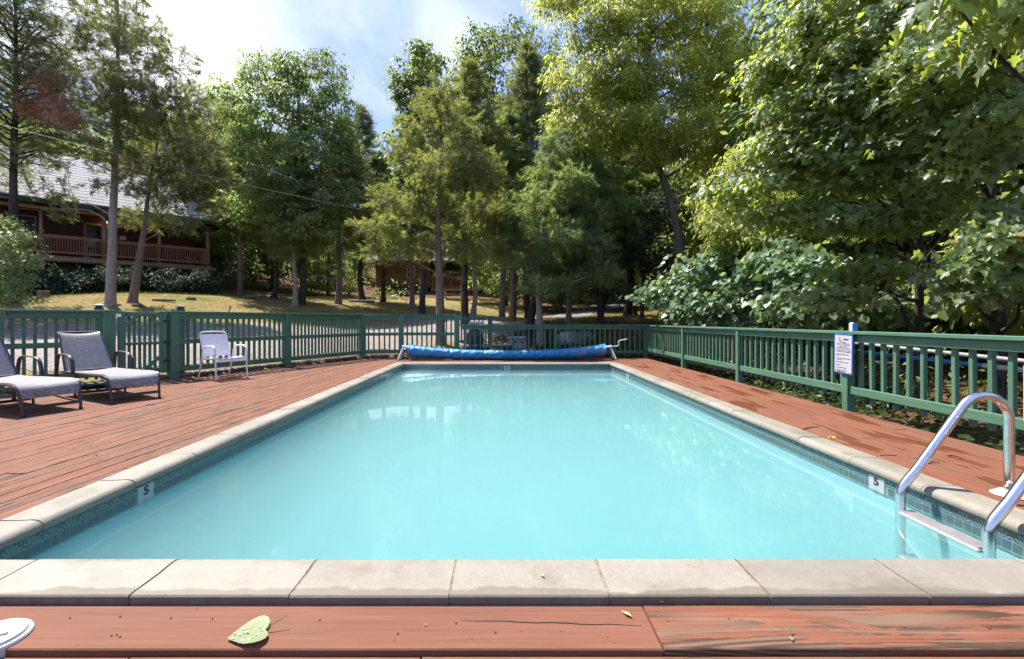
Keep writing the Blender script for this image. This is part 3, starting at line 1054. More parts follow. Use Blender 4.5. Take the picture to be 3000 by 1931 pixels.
def lantern(par, p):
    bb = MB()
    bb.box((0, 0, .012), (.13, .13, .022), None, .003).box((0, 0, .034), (.095, .095, .03), None, .003)
    bb.lathe([(.085, .05), (.115, .052), (.115, .062), (.03, .086), (0, .088)], n=4, M=Matrix.Rotation(PI / 4, 3, 'Z'))
    return bb.build('lantern_cap', MT['dark_metal'], par, Matrix.Translation(p) @ Matrix.Rotation(YAW(FENCE_L[1], FENCE_L[2]), 4, 'Z'))


for pp in (at(290, 912, 8.0),):
    upright('post', pp, -.2, 1.262, .12, fl, yaw=.75)
    lantern(fl, V3(pp, 1.262))
# gate
gate = thing('garden_gate', 'dark green wooden picket gate with corner braces, between the loungers and the white chair', 'gate')
GA, GB = Vector((*FENCE_L[2], 0)), Vector((*FENCE_L[3], 0))
ga = (GB - GA).normalized()
gy = math.atan2(ga.y, ga.x)
gl = (GB - GA).length
gn = Vector((-ga.y, ga.x, 0))
for s in (.155, gl - .155):
    upright('stile', GA + ga * s, .14, TALL - .012, .10, gate, yaw=gy, d_=.10)
for nm, z, h in (('gate_rail', 1.17, .075), ('gate_rail', .665, .05), ('gate_rail', .19, .09)):
    beam(nm, GA + ga * .21 + Vector((0, 0, z)), GA + ga * (gl - .21) + Vector((0, 0, z)), .04, h, gate)
for i in range(6):
    upright('picket', GA + ga * (.26 + (gl - .52) * i / 5) + gn * .045, .16, 1.16, .042, gate, yaw=gy)
for s0, z0, s1, z1 in ((.205, .98, .36, 1.135), (gl - .205, .98, gl - .36, 1.135), (gl - .205, .42, gl - .40, .235)):
    beam('corner_brace', GA + ga * s0 - gn * .035 + Vector((0, 0, z0)), GA + ga * s1 - gn * .035 + Vector((0, 0, z1)), .03, .06, gate)
for z in (.35, .68, 1.05):
    M = Matrix.Translation(GB - ga * .10 - gn * .06 + Vector((0, 0, z))) @ Matrix.Rotation(gy, 4, 'Z')
    MB().box((0, 0, 0), (.12, .012, .035), None, .002).build('hinge', MT['black'], gate, M)
M = Matrix.Translation(GA + ga * .085 - gn * .075 + Vector((0, 0, 1.15))) @ Matrix.Rotation(gy, 4, 'Z')
MB().tube(arc((0, 0, 0), .016, 0, 2 * PI, 10), .006, 6).box((.03, .01, -.005), (.04, .02, .05)).build('gate_latch', MT['steel'], gate, M)
# right of the gate up to the corner
fm = thing('picket_fence', 'tall dark green fence with a middle rail, running from gate to the blue cover', 'fence')
for i, n in ((3, 18), (4, 22), (5, 6), (6, 10)):
    e = (.08, .08)
    bay(fm, FENCE_L[i], FENCE_L[i + 1], e, TALL, n, RL, (.15, 1.19), (0 if i > 3 else -.07, 0), 1)
for i in range(3, 8):
    yw = YAW(FENCE_L[max(i - 1, 3)], FENCE_L[min(i + 1, 7)])
    upright('post', FENCE_L[i], -.3, TALL - .038 if i not in (3, 7) else TALL - .037, .145, fm, yaw=yw)
pp = at(529, 915, 8.55)
upright('post', pp, -.2, 1.258, .12, fm, yaw=.75)
lantern(fm, V3(pp, 1.258))
# low fence behind the reel
LOW = .935
RL2 = [(LOW - .085, .09), (.155, .085)]
BK_Y = 13.3
fb = thing('baluster_fence', 'low green railing along the far end of the deck, behind the blue cover', 'fence')
xs = [-1.21, 1.55, 4.13]
for i in range(2):
    bay(fb, (xs[i], BK_Y), (xs[i + 1], BK_Y), (.045, .045), LOW, 17, RL2, (.06, LOW - .05), (0, -.07 if i else 0), 1)
upright('post', (xs[1], BK_Y), -.3, LOW - .036, .09, fb)
# right fence
fr = thing('baluster_fence', 'long low green railing down the right side of the pool, carrying the rules sign', 'fence')
ys = [13.3, 10.5, 8.05, 5.52, 3.0, .5, -2.0]
FX = 4.14
for i in range(len(ys) - 1):
    bay(fr, (FX, ys[i]), (FX, ys[i + 1]), (.045, .045), LOW, 15 if i else 17, [(LOW - .085, .09), (.235, .09)], (.115, LOW - .05), (.07 if i == 0 else 0, 0), 1, 'fence_algae')
for i, y in enumerate(ys):
    upright('post', (FX, y), -.4, LOW - .036, .092, fr)

# stacked stones under the left fence
rubble = thing('stone_edging', 'dark stacked stone edging under the left fence', 'edging')
pts = [Vector((*p, 0)) for p in [(-9.0, 5.1), (-7.1, 6.35), (-6.25, 7.5), (-5.80, 8.42), (-4.84, 10.46), (-3.83, 12.74), (-2.86, 13.12)]]
for i in range(len(pts) - 1):
    a = (pts[i + 1] - pts[i])
    L = a.length
    a.normalize()
    s = 0
    while s < L - .05:
        for lay in range(2):
            ln = random.uniform(.22, .38)
            h = .065 + random.uniform(-.01, .01)
            off = Vector((-a.y, a.x, 0)) * (.07 + random.uniform(0, .05))
            c = pts[i] + a * (s + ln / 2 - lay * .1) + off + Vector((0, 0, -.005 + lay * .072))
            bb = MB().box((0, 0, 0), (ln - .012, .17, h), None, random.uniform(.012, .025))
            bb.v = [(x + random.uniform(-.008, .008), y + random.uniform(-.012, .012), z + random.uniform(-.006, .006)) for x, y, z in bb.v]
            bb.build('stone', MT['stone'], rubble, Matrix.Translation(c) @ Matrix.Rotation(math.atan2(a.y, a.x) + random.uniform(-.06, .06), 4, 'Z'))
        s += .31
# ------------------------------------------------------------------ vegetation
LEAF = {
    'oval': ([(0, 0, 0), (.22, .45, .05), (0, 1, -.06), (-.22, .45, .05)], [(0, 1, 2), (0, 2, 3)]),
    'willow': ([(0, 0, 0), (.17, .45, .03), (0, 1, -.10), (-.17, .45, .03)], [(0, 1, 2), (0, 2, 3)]),
    'round': ([(0, 0, 0), (.30, .30, .05), (.27, .70, .04), (0, 1, -.05), (-.27, .70, .04), (-.30, .30, .05)], [(0, 1, 2), (0, 2, 3), (0, 3, 4), (0, 4, 5)]),
    'heart': ([(0, .12, 0), (.22, 0, .03), (.43, .14, .05), (.44, .42, .03), (.24, .78, -.02), (0, 1.05, -.09), (-.24, .78, -.02), (-.44, .42, .03), (-.43, .14, .05), (-.22, 0, .03), (0, .5, -.02)],
              [(10, i, i + 1) for i in range(0, 9)] + [(10, 9, 0)]),
    'maple': ([(0, .1, 0), (.16, .02, .04), (.38, .06, .10), (.30, .20, .07), (.55, .42, .15), (.36, .44, .07), (.33, .55, .0), (.16, .56, -.01), (.17, .78, -.02), (0, 1.02, -.18),
               (-.17, .78, -.02), (-.16, .56, -.01), (-.33, .55, 0), (-.36, .44, .07), (-.55, .42, .15), (-.30, .20, .07), (-.38, .06, .10), (-.16, .02, .04), (0, .40, -.02)],
              [(18, i, i + 1) for i in range(0, 17)] + [(18, 17, 0)]),
    'spray': ([(0, 0, 0), (.075, .30, 0), (0, 1, -.10), (-.075, .30, 0), (.38, .66, .05), (.15, .20, .02), (-.38, .60, .05), (-.15, .16, .02)],
              [(0, 1, 2), (0, 2, 3), (0, 5, 4), (0, 6, 7)]),
    'blade': ([(-.03, 0, 0), (.03, 0, 0), (.12, 1, 0)], [(0, 1, 2)]),
}


def leaves_np(pos, dirs, norms, size, shape):
    """arrays of leaf verts and faces"""
    tv, tf = LEAF[shape]
    tv = np.array(tv)
    tf = np.array(tf)
    y = dirs / np.maximum(np.linalg.norm(dirs, axis=1, keepdims=True), 1e-9)
    x = np.cross(y, norms)
    x /= np.maximum(np.linalg.norm(x, axis=1, keepdims=True), 1e-9)
    z = np.cross(x, y)
    V = pos[:, None, :] + size[:, None, None] * (tv[None, :, 0:1] * x[:, None, :] + tv[None, :, 1:2] * y[:, None, :] + tv[None, :, 2:3] * z[:, None, :])
    Fc = tf[None] + (np.arange(len(pos)) * len(tv))[:, None, None]
    return V.reshape(-1, 3), Fc.reshape(-1, 3)


def np_mesh(name, V, Fc, m, smooth=False):
    me = bpy.data.meshes.new(name)
    me.vertices.add(len(V))
    me.vertices.foreach_set('co', np.ascontiguousarray(V, np.float32).ravel())
    k = Fc.shape[1]
    me.loops.add(len(Fc) * k)
    me.loops.foreach_set('vertex_index', np.ascontiguousarray(Fc, np.int32).ravel())
    me.polygons.add(len(Fc))
    me.polygons.foreach_set('loop_start', np.arange(0, len(Fc) * k, k, dtype=np.int32))
    me.polygons.foreach_set('loop_total', np.full(len(Fc), k, np.int32))
    if smooth: me.polygons.foreach_set('use_smooth', np.ones(len(Fc), bool))
    me.update(calc_edges=True)
    me.materials.append(m)
    return me


class Wood:
    """tapered limbs gathered in one mesh of quads"""
    def __init__(self):
        self.V, self.F, self.n = [], [], 0

    def limb(self, pts, radii, sides=5, rough=0.0, rng=None):
        P = np.asarray(pts, float)
        k = len(P)
        T = np.gradient(P, axis=0)
        T /= np.maximum(np.linalg.norm(T, axis=1, keepdims=True), 1e-9)
        ref = np.array([0., 0, 1]) if abs(T[0, 2]) < .9 else np.array([1., 0, 0])
        U = ref[None] - T * (T @ ref)[:, None]
        U /= np.maximum(np.linalg.norm(U, axis=1, keepdims=True), 1e-9)
        W = np.cross(T, U)
        a = np.arange(sides) * 2 * PI / sides
        rad = np.asarray(radii)[:, None] * np.ones((1, sides))
        if rough and rng is not None: rad = rad * (1 + rng.normal(0, rough, rad.shape))
        V = P[:, None, :] + rad[:, :, None] * (np.cos(a)[None, :, None] * U[:, None, :] + np.sin(a)[None, :, None] * W[:, None, :])
        i = np.arange(k - 1)[:, None] * sides
        j = np.arange(sides)[None]
        j2 = (j + 1) % sides
        Fq = np.stack([i + j, i + j2, i + sides + j2, i + sides + j], -1).reshape(-1, 4) + self.n
        self.V.append(V.reshape(-1, 3))
        self.F.append(Fq)
        self.n += k * sides

    def mesh(self, name, m):
        return np_mesh(name, np.concatenate(self.V), np.concatenate(self.F), m, True)


def crm(pts, n):
    return np.array([tuple(p) for p in bez([Vector(p) for p in pts], n)])


def rnd_unit(rng, n):
    v = rng.normal(size=(n, 3))
    return v / np.linalg.norm(v, axis=1, keepdims=True)


def decid(seed, trunk, r0, lobes, n_cl, per, size, shape, leaf, bark, rc=.45, flat=.55, droop=.35, limb_r=.35, open_=.35, up_norm=.8, taper=.72, outw=.75, nb=(0, 0, 0)):
    """broad-leaved tree. trunk: points (local); lobes: (x,y,z,rx,ry,rz,weight). Leaves gather in clusters spread through the lobes,
    each cluster joined by a twig to the nearest limb."""
    rng = np.random.default_rng(seed)
    wd = Wood()
    T = crm(trunk, 6)
    k = len(T)
    rt = r0 * (1 - taper * np.linspace(0, 1, k) ** 1.1)
    rt[0] *= 1.35
    rt[1] *= 1.12
    wd.limb(T, rt, 10, .03, rng)
    nodes, nrad = [T[k // 4:]], [rt[k // 4:]]
    for L in lobes:
        c = np.array(L[:3])
        d = np.linalg.norm(T - c, axis=1) + np.maximum(0, T[:, 2] - c[2] + .25 * np.linalg.norm(T[:, :2] - c[:2], axis=1)) * 3
        d[:k // 5] += 50
        s = int(np.argmin(d))
        p0 = T[s]
        mid = (p0 + c) / 2 + np.array([0, 0, .12 * np.linalg.norm(c - p0)]) + rng.normal(0, .08, 3) * np.linalg.norm(c - p0)
        q = p0 * .75 + mid * .25 + rng.normal(0, .03, 3)
        B = crm([p0, q, mid, c + rng.normal(0, .15, 3) * np.array(L[3:6])], 5)
        rb = min(rt[s] * .8, r0 * limb_r * (1 + .25 * rng.random())) * (1 - .8 * np.linspace(0, 1, len(B)))
        wd.limb(B, rb, 6)
        nodes.append(B[3:])
        nrad.append(rb[3:])
        for _ in range(3):                      # secondary limbs inside the lobe
            st = B[rng.integers(5, len(B))]
            e = c + rnd_unit(rng, 1)[0] * np.array(L[3:6]) * .75
            B2 = crm([st, (st + e) / 2 + rng.normal(0, .12, 3), e], 5)
            rb2 = rb[8] * .55 * (1 - .75 * np.linspace(0, 1, len(B2)))
            wd.limb(B2, rb2, 4)
            nodes.append(B2[2:])
            nrad.append(rb2[2:])
    N = np.concatenate(nodes)
    wts = np.array([L[6] if len(L) > 6 else L[3] * L[4] * L[5] for L in lobes])
    wts = wts / wts.sum()
    which = rng.choice(len(lobes), n_cl, p=wts)
    LB = np.array([L[:6] for L in lobes])[which]
    u = rnd_unit(rng, n_cl) * (open_ + (1 - open_) * rng.random((n_cl, 1)) ** .55)
    C = LB[:, :3] + u * LB[:, 3:6]
    for c in C:
        dd = np.linalg.norm(N - c, axis=1) + 1.2 * np.maximum(0, N[:, 2] - c[2])
        p0 = N[int(np.argmin(dd))]
        mid = (p0 + c) / 2 + rng.normal(0, .08, 3) * np.linalg.norm(c - p0) + np.array([0, 0, .06])
        wd.limb(np.array([p0, mid, c]), [.012 + .004 * rng.random(), .009, .004], 3)
    n = n_cl * per
    ci = np.repeat(np.arange(n_cl), per)
    rcl = rc * (.6 + .8 * rng.random(n_cl))[ci]
    if shape == 'spray':                    # plumes: sprays strung along a rising or drooping twig
        dc = u * np.array([1, 1, .6]) + rng.normal(0, .45, (n_cl, 3)) + np.array([0, 0, .25])
        dc[:, 2] -= droop * .35
        dc /= np.linalg.norm(dc, axis=1, keepdims=True)
        t = rng.random((n, 1))
        pl = (rc * 1.25 * (.6 + .8 * rng.random(n_cl)))[ci][:, None]
        pos = C[ci] + dc[ci] * (t - .45) * pl + rng.normal(0, .24, (n, 3)) * rc * (1.05 - t)
        dirs = dc[ci] * 1.1 + rng.normal(0, .5, (n, 3)) + np.array([0, 0, -.12])
        V, Fc = leaves_np(pos, dirs, rng.normal(size=(n, 3)), size * (.65 + .7 * rng.random(n)), shape)
        return wd.mesh('trunk', MT[bark]), np_mesh('crown', V, Fc, MT[leaf])
    off = rng.normal(size=(n, 3))
    off /= np.maximum(np.linalg.norm(off, axis=1, keepdims=True), 1e-6)
    off *= (rng.random((n, 1)) ** .6) * rcl[:, None]
    off[:, 2] *= flat
    off[:, 2] -= droop * (off[:, 0] ** 2 + off[:, 1] ** 2) / np.maximum(rcl, .01)
    pos = C[ci] + off
    dirs = off + rng.normal(0, .35, (n, 3)) * rcl[:, None] + np.array([0, 0, -droop * .5])
    out = pos - np.array([0, 0, 1]) * pos[:, 2:3] - np.c_[np.interp(pos[:, 2], T[:, 2], T[:, 0]), np.interp(pos[:, 2], T[:, 2], T[:, 1]), np.zeros(n)]
    out /= np.maximum(np.linalg.norm(out, axis=1, keepdims=True), .3)
    nrm = rng.normal(0, .45, (n, 3)) + np.array([0, 0, up_norm]) + out * outw + np.array(nb)
    dirs = dirs + out * .3 * rc + np.array([0, 0, -.5 * rc * outw])
    sz = size * (.65 + .7 * rng.random(n))
    V, Fc = leaves_np(pos, dirs, nrm, sz, shape)
    return wd.mesh('trunk', MT[bark]), np_mesh('crown', V, Fc, MT[leaf])


def cedar(seed, H, r0, h0, Rm, leaf, bark, prof='cone', n_br=130, sub=9, per=16, spray=.20, lean=(0, 0), airy=1.0, up=.35, droop=.5, dead=12):
    """red cedar: straight stem, many rising limbs with drooping feathery sprays"""
    rng = np.random.default_rng(seed)
    wd = Wood()
    hs = np.linspace(0, H, 9)
    wob = np.cumsum(rng.normal(0, .035, (9, 2)), axis=0)
    T = np.c_[lean[0] * (hs / H) ** 1.2 + wob[:, 0], lean[1] * (hs / H) ** 1.2 + wob[:, 1], hs]
    T[0, :2] = 0
    Tf = crm(T, 4)
    rt = r0 * (1 - .93 * np.linspace(0, 1, len(Tf)) ** .9)
    rt[0] *= 1.5
    rt[1] *= 1.18
    wd.limb(Tf, rt, 10, .04, rng)
    ax = lambda h: np.array([np.interp(h, Tf[:, 2], Tf[:, 0]), np.interp(h, Tf[:, 2], Tf[:, 1]), h])
    P, D, S = [], [], []
    for i in range(n_br):
        t = (i + rng.random()) / n_br
        h = h0 + (H - h0) * t ** .9
        if prof == 'cone': w = (1 - t) ** .75 * (.55 + .45 * min(1, t * 5))
        elif prof == 'oval': w = math.sin(PI * min(1, .12 + t * .9)) ** .7
        else: w = (1 - t ** 2.2) * (.7 + .3 * min(1, t * 6))
        L = Rm * max(.08, w) * (.55 + .6 * rng.random())
        a = i * 2.39996 + rng.normal(0, .4)
        d = np.array([math.cos(a), math.sin(a), 0])
        el = up * (.6 + .8 * t) + rng.normal(0, .12)
        p0 = ax(h)
        p1 = p0 + d * L * .5 * math.cos(el) + np.array([0, 0, L * .5 * math.sin(el)])
        p2 = p0 + d * L * math.cos(el * .6) + np.array([0, 0, L * (math.sin(el) * .8 - droop * .25 * (1 - t))])
        B = crm([p0, p1, p2], 5)
        rb = max(.008, min(.05, .018 * L)) * (1 - .85 * np.linspace(0, 1, len(B)))
        wd.limb(B, rb, 4)
        ns = max(3, int(sub * (.35 + .65 * L / Rm)))
        for j in range(ns):
            s = (.22 + .78 * (j + rng.random()) / ns)
            q = np.array([np.interp(s * (len(B) - 1), range(len(B)), B[:, c]) for c in range(3)])
            sa = rng.normal(0, .75) + (.7 if j % 2 else -.7)
            d2 = np.array([math.cos(a + sa), math.sin(a + sa), .25 - droop * .5 + rng.normal(0, .22)])
            d2 /= np.linalg.norm(d2)
            l2 = L * (.20 + .22 * rng.random()) * (1.15 - .5 * s) + .16
            wd.limb(np.array([q, q + d2 * l2]), [.007, .002], 3)
            m = max(4, int(per * airy * (.5 + l2)))
            tt = rng.random(m) ** .8
            base = q + d2[None] * l2 * tt[:, None] + rng.normal(0, .05 + .04 * l2, (m, 3))
            dv = d2[None] + rng.normal(0, .55, (m, 3)) + np.array([0, 0, .15 - droop * .9])
            P.append(base)
            D.append(dv)
            S.append(spray * (.6 + .7 * rng.random(m)))
    for i in range(dead):                       # bare dead limbs under the crown
        h = h0 * (.45 + .6 * rng.random())
        a = rng.random() * 2 * PI
        L = Rm * (.2 + .4 * rng.random())
        d = np.array([math.cos(a), math.sin(a), .05])
        p0 = ax(h)
        wd.limb(np.array([p0, p0 + d * L * .5 + [0, 0, .05], p0 + d * L + [0, 0, -.12 * L]]), [.018, .012, .004], 3)
    P, D, S = np.concatenate(P), np.concatenate(D), np.concatenate(S)
    nr = rng.normal(size=P.shape)
    V, Fc = leaves_np(P, D, nr, S, 'spray')
    return wd.mesh('trunk', MT[bark]), np_mesh('crown', V, Fc, MT[leaf])


NTRI = {}


def put_tree(name, meshes, x, y, label, cat='tree', rz=0.0, sc=(1, 1, 1), z=None, group=None, trunk_m=None, crown_m=None):
    zz_ = ground(x, y) - .05 if z is None else z
    root = thing(name, label, cat, Matrix.Translation((x, y, zz_)), group)
    M = Matrix.Translation((x, y, zz_)) @ Matrix.Rotation(rz, 4, 'Z') @ Matrix.Diagonal((*sc, 1))
    for nm, me, mm in (('trunk', meshes[0], trunk_m), ('crown', meshes[1], crown_m)):
        if me is None: continue
        o = bpy.data.objects.new(nm, me)
        place(o, root, M)
        if mm:
            o.material_slots[0].link = 'OBJECT'
            o.material_slots[0].material = MT[mm]
    return root


def px2x(px, Y): return (px - CX) / F * Y


def lob(px, py, Y, rpx, rpy, base, depth=None, wgt=None):
    """a crown lobe seen at the pixel, in the local frame of a tree at base"""
    q = at(px, py, Y)
    rx, rz = rpx / F * Y, rpy / F * Y
    ry = depth if depth else (rx + rz) / 2
    return (q.x - base[0], q.y - base[1], q.z - base[2], rx, ry, rz, wgt if wgt else rx * rz)


def base_at(px, Y):
    x = px2x(px, Y)
    return (x, Y, ground(x, Y) - .05)


# --- cedars: one mesh of each habit, then copies
C_big = cedar(11, 13.6, .22, 4.7, 4.2, 'leaf_cedar', 'bark_pale', 'cone', 165, 11, 22, .20, (.2, .3), 1.0, .50, .40)
C_mid = cedar(12, 10.5, .17, 3.3, 2.4, 'leaf_olive', 'bark_cedar', 'cone', 160, 11, 34, .19, (-.1, .1), 1.0, .25, .8)
C_lush = cedar(13, 7.4, .14, 2.2, 2.1, 'leaf_lush', 'bark_pale', 'oval', 150, 11, 34, .18, (-.45, 0), 1.0, .25, .8)
C_col = cedar(14, 12.0, .15, 3.4, 1.55, 'leaf_cedar', 'bark_dark', 'col', 150, 9, 28, .20, (.1, 0), 1.0, .6, .3)



# --- cedars whose outline shows: lobes set from the photo
def shaped_cedar(seed, px, Y, trunk, r0, ql, n_cl, per, leaf, bark, rc=.55, spray=.23):
    bs = base_at(px, Y)
    lo = [lob(qx, qy, Y + dy, rx, ry, bs) for qx, qy, rx, ry, dy in ql]
    return bs, decid(seed, trunk, r0, lo, n_cl, per, spray, 'spray', leaf, bark, rc, .62, .55, .18, .25, .25, .93)


def dyv(k): return (-.5, .4, 0, .7, -.8)[k % 5]


q_big = [(190, 140, 90, 80), (300, 50, 110, 70), (400, 110, 90, 80), (250, 230, 110, 80), (420, 250, 110, 80), (510, 180, 70, 60), (560, 310, 80, 70), (330, 370, 120, 70), (470, 400, 110, 60), (600, 420, 50, 50), (250, 470, 80, 45),
         (160, 330, 70, 60), (150, 560, 70, 30), (390, 490, 90, 45), (300, -60, 150, 60), (180, 620, 60, 25), (340, 150, 80, 90), (340, 300, 90, 80), (520, 300, 90, 70), (110, 230, 60, 60), (470, 330, 80, 60)]
bs, me_ = shaped_cedar(71, 323, 18.5, [(0, 0, 0), (.08, 0, 2.4), (.16, 0, 5), (.2, .1, 8), (.3, 0, 11), (.3, 0, 13.5)], .18, [(*q, dyv(i)) for i, q in enumerate(q_big)] + [(330, 430, 60, 60, -1.0), (345, 260, 70, 70, -1.1), (330, 530, 50, 40, -.9), (350, 90, 70, 70, -1.0)], 1000, 40, 'leaf_cedar', 'bark_pale', .42, .175)
put_tree('cedar_tree', me_, bs[0], bs[1], 'tall airy cedar with a pale stout trunk, rising in front of the cabin porch', 'cedar', z=bs[2])
q_lean = [(480, 560, 100, 45), (560, 500, 90, 55), (600, 590, 60, 40), (430, 640, 80, 35), (520, 655, 70, 30), (620, 510, 50, 50), (450, 470, 80, 50), (560, 420, 80, 50)]
bs, me_ = shaped_cedar(72, 388, 19.4, [(0, 0, 0), (.25, 0, 1.6), (.5, 0, 3.2), (.75, 0, 5.2), (1.2, 0, 7.5)], .17, [(*q, dyv(i)) for i, q in enumerate(q_lean)], 420, 42, 'leaf_cedar', 'bark_cedar', .42, .175)
put_tree('cedar_tree', me_, bs[0], bs[1], 'smaller cedar with a leaning brown trunk, just right of the pale one by the cabin', 'cedar', z=bs[2])
q_ol = [(1290, 285, 50, 60), (1240, 360, 80, 65), (1335, 390, 80, 75), (1205, 450, 70, 55), (1300, 490, 100, 65), (1400, 510, 80, 65), (1160, 590, 85, 45), (1255, 605, 95, 55), (1365, 625, 95, 55), (1110, 665, 70, 40), (1185, 715, 90, 38), (1290, 730, 90, 42), (1400, 730, 80, 45), (1450, 620, 60, 55), (1120, 745, 60, 25)]
bs, me_ = shaped_cedar(73, 1291, 15.2, [(0, 0, 0), (-.03, 0, 2.0), (-.08, 0, 4), (0, .1, 6.2), (0, .1, 8.2)], .16, [(*q, dyv(i)) for i, q in enumerate(q_ol)], 900, 40, 'leaf_olive', 'bark_cedar', .34, .155)
put_tree('cedar_tree', me_, bs[0], bs[1], 'large olive green cedar nearest the fence corner, its trunk seen through the pickets', 'cedar', z=bs[2])
q_lu = [(1625, 430, 40, 50), (1600, 510, 65, 45), (1680, 530, 60, 45), (1570, 590, 75, 45), (1670, 610, 85, 50), (1740, 640, 60, 45), (1520, 660, 75, 45), (1620, 685, 95, 48), (1720, 715, 75, 45), (1480, 730, 65, 40), (1560, 770, 85, 40), (1670, 790, 85, 45), (1600, 840, 75, 30), (1750, 800, 55, 40), (1470, 640, 45, 45)]
bs, me_ = shaped_cedar(74, 1585, 15.6, [(0, 0, 0), (-.06, 0, 1.4), (-.12, 0, 2.6), (.05, 0, 4.2), (.3, 0, 6.3)], .135, [(*q, dyv(i + 2)) for i, q in enumerate(q_lu)], 900, 40, 'leaf_lush', 'bark_pale', .32, .155)
put_tree('cedar_tree', me_, bs[0], bs[1], 'lush green cedar with a pale leaning trunk behind the grey heater box', 'cedar', z=bs[2])
# the other cedars: copies of four habits
CED = [
    # mesh, trunk px, Y, label, rz, scale, trunk material, crown material
    (C_big, 40, 17.6, 'dark trunked cedar at the far left, standing before the cabin windows', 1.7, (.82, .82, 1.05), 'bark_dark', None),
    (C_big, -210, 19.5, 'thin cedar crown cut by the left edge of the photo', 3.1, (1.0, 1.0, 1.05), 'bark_dark', None),
    (C_col, 702, 28, 'slim cedar just right of the cabin, trunk rising from dry grass', .9, (1.2, 1.2, .95), 'bark_cedar', None),
    (C_col, 802, 27, 'thin dark cedar behind the white chair, left of the bright green tree', 2.5, (1.1, 1.1, .80), 'bark_dark', 'leaf_lush'),
    (C_mid, 865, 25, 'cedar with a short pale trunk beneath the bright green tree', 4.0, (.9, .9, .80), 'bark_pale', 'leaf_lush'),
    (C_col, 990, 27, 'reddish trunked cedar on the slope left of the log cabin', 1.1, (1.25, 1.25, .92), 'bark_cedar', 'leaf_cedar'),
    (C_col, 1062, 31, 'pointed dark cedar standing out against the blue sky gap', 5.1, (1.3, 1.3, 1.08), 'bark_dark', None),
    (C_mid, 1122, 31, 'cedar with a dark leaning trunk in front of the log wall', .2, (1.0, 1.0, .95), 'bark_dark', 'leaf_cedar'),
    (C_mid, 1208, 29, 'cedar with a brown trunk just right of the log cabin window', 3.3, (1.0, 1.0, .92), 'bark_cedar', 'leaf_olive'),
    (C_col, 1363, 19, 'cedar with a black trunk dotted with lichen, right of the large olive cedar', .0, (1.15, 1.15, .90), 'bark_dark', 'leaf_olive'),
    (C_col, 1385, 27, 'thin cedar with a pale grey trunk on the orange grass slope', 2.0, (1.1, 1.1, .82), 'bark_pale', 'leaf_olive'),
    (C_mid, 1500, 19.5, 'dark cedar with two close trunks behind the far railing', 5.5, (.95, .95, .86), 'bark_cedar', 'leaf_lush'),
    (C_col, 1550, 21, 'tall narrow cedar rising behind the lush green one', 4.4, (1.1, 1.1, 1.04), 'bark_dark', 'leaf_cedar'),
    (C_lush, 1668, 17.4, 'green cedar with a brown trunk left of the mossy propane tank', 2.7, (.95, .95, .95), 'bark_cedar', None),
    (C_mid, 1762, 18.6, 'cedar with a thick black trunk behind the right end of the blue cover', 1.4, (.9, .9, .93), 'bark_dark', 'leaf_lush'),
    (C_col, 1838, 22, 'slender dark tree, left one of two close black trunks', .5, (1.2, 1.2, 1.0), 'bark_dark', 'leaf_lush'),
    (C_col, 1856, 22.3, 'slender dark tree, right one of two close black trunks', 3.6, (1.2, 1.2, .95), 'bark_dark', 'leaf_lush'),
]
for me, px, Y, lab, rz, sc, tm, cm_ in CED:
    put_tree('cedar_tree', me, px2x(px, Y), Y, lab, 'cedar', rz, sc, trunk_m=tm, crown_m=cm_)

# forked trunk by the lush cedar
bs = base_at(1548, 17.0)
put_tree('leaning_tree', decid(41, [(0, 0, 0), (.18, 0, 1.2), (.42, 0, 2.4), (.5, .1, 4.0), (.55, .1, 5.5)], .16, [(.5, .3, 5.2, 1.1, 1.1, 1.0)], 40, 40, .13, 'oval', 'leaf_mid', 'bark_dark'),
         bs[0], bs[1], 'dark trunk leaning to the right beside the pale cedar trunk', z=bs[2])

# --- bright green locust-like tree left of the sky gap
bs = base_at(885, 25.5)
lo = [lob(*q, bs) for q in [(800, 215, 25.5, 90, 70), (880, 190, 25, 70, 50), (950, 230, 25.5, 70, 80), (700, 300, 26, 90, 80), (850, 330, 25, 120, 90), (990, 330, 25, 60, 80), (740, 430, 25, 90, 70), (930, 450, 24.6, 110, 80),
                            (820, 540, 24.5, 110, 70), (960, 570, 25, 90, 70), (720, 600, 25.5, 80, 70), (880, 660, 24.5, 110, 60), (1000, 430, 25.5, 50, 60)]]
put_tree('locust_tree', decid(21, [(0, 0, 0), (.05, 0, 2.5), (0, .1, 5), (.1, 0, 8), (-.2, 0, 11), (-.3, 0, 13.5)], .17, lo, 700, 44, .21, 'oval', 'leaf_green', 'bark_dark', .52, .5, .35, .3, .35),
         bs[0], bs[1], 'bright fresh green tree with a tall dark trunk, left of the gap of blue sky', z=bs[2])
# --- dark green leafy crown behind the olive cedar
bs = base_at(1235, 24)
lo = [lob(*q, bs) for q in [(1225, 190, 24, 80, 60), (1185, 240, 24, 50, 50), (1260, 270, 24, 60, 70), (1195, 330, 24, 55, 60), (1255, 400, 24.5, 80, 90), (1160, 420, 24, 50, 60), (1290, 540, 24.5, 70, 80), (1180, 560, 24.5, 60, 80)]]
put_tree('leafy_tree', decid(22, [(0, 0, 0), (.1, 0, 4), (-.2, 0, 8), (-.3, 0, 12.5)], .17, lo, 260, 34, .20, 'round', 'leaf_mid', 'bark_dark', .5, .6, .3), bs[0], bs[1],
         'dark green leafy tree whose crown tops the large olive cedar', z=bs[2])
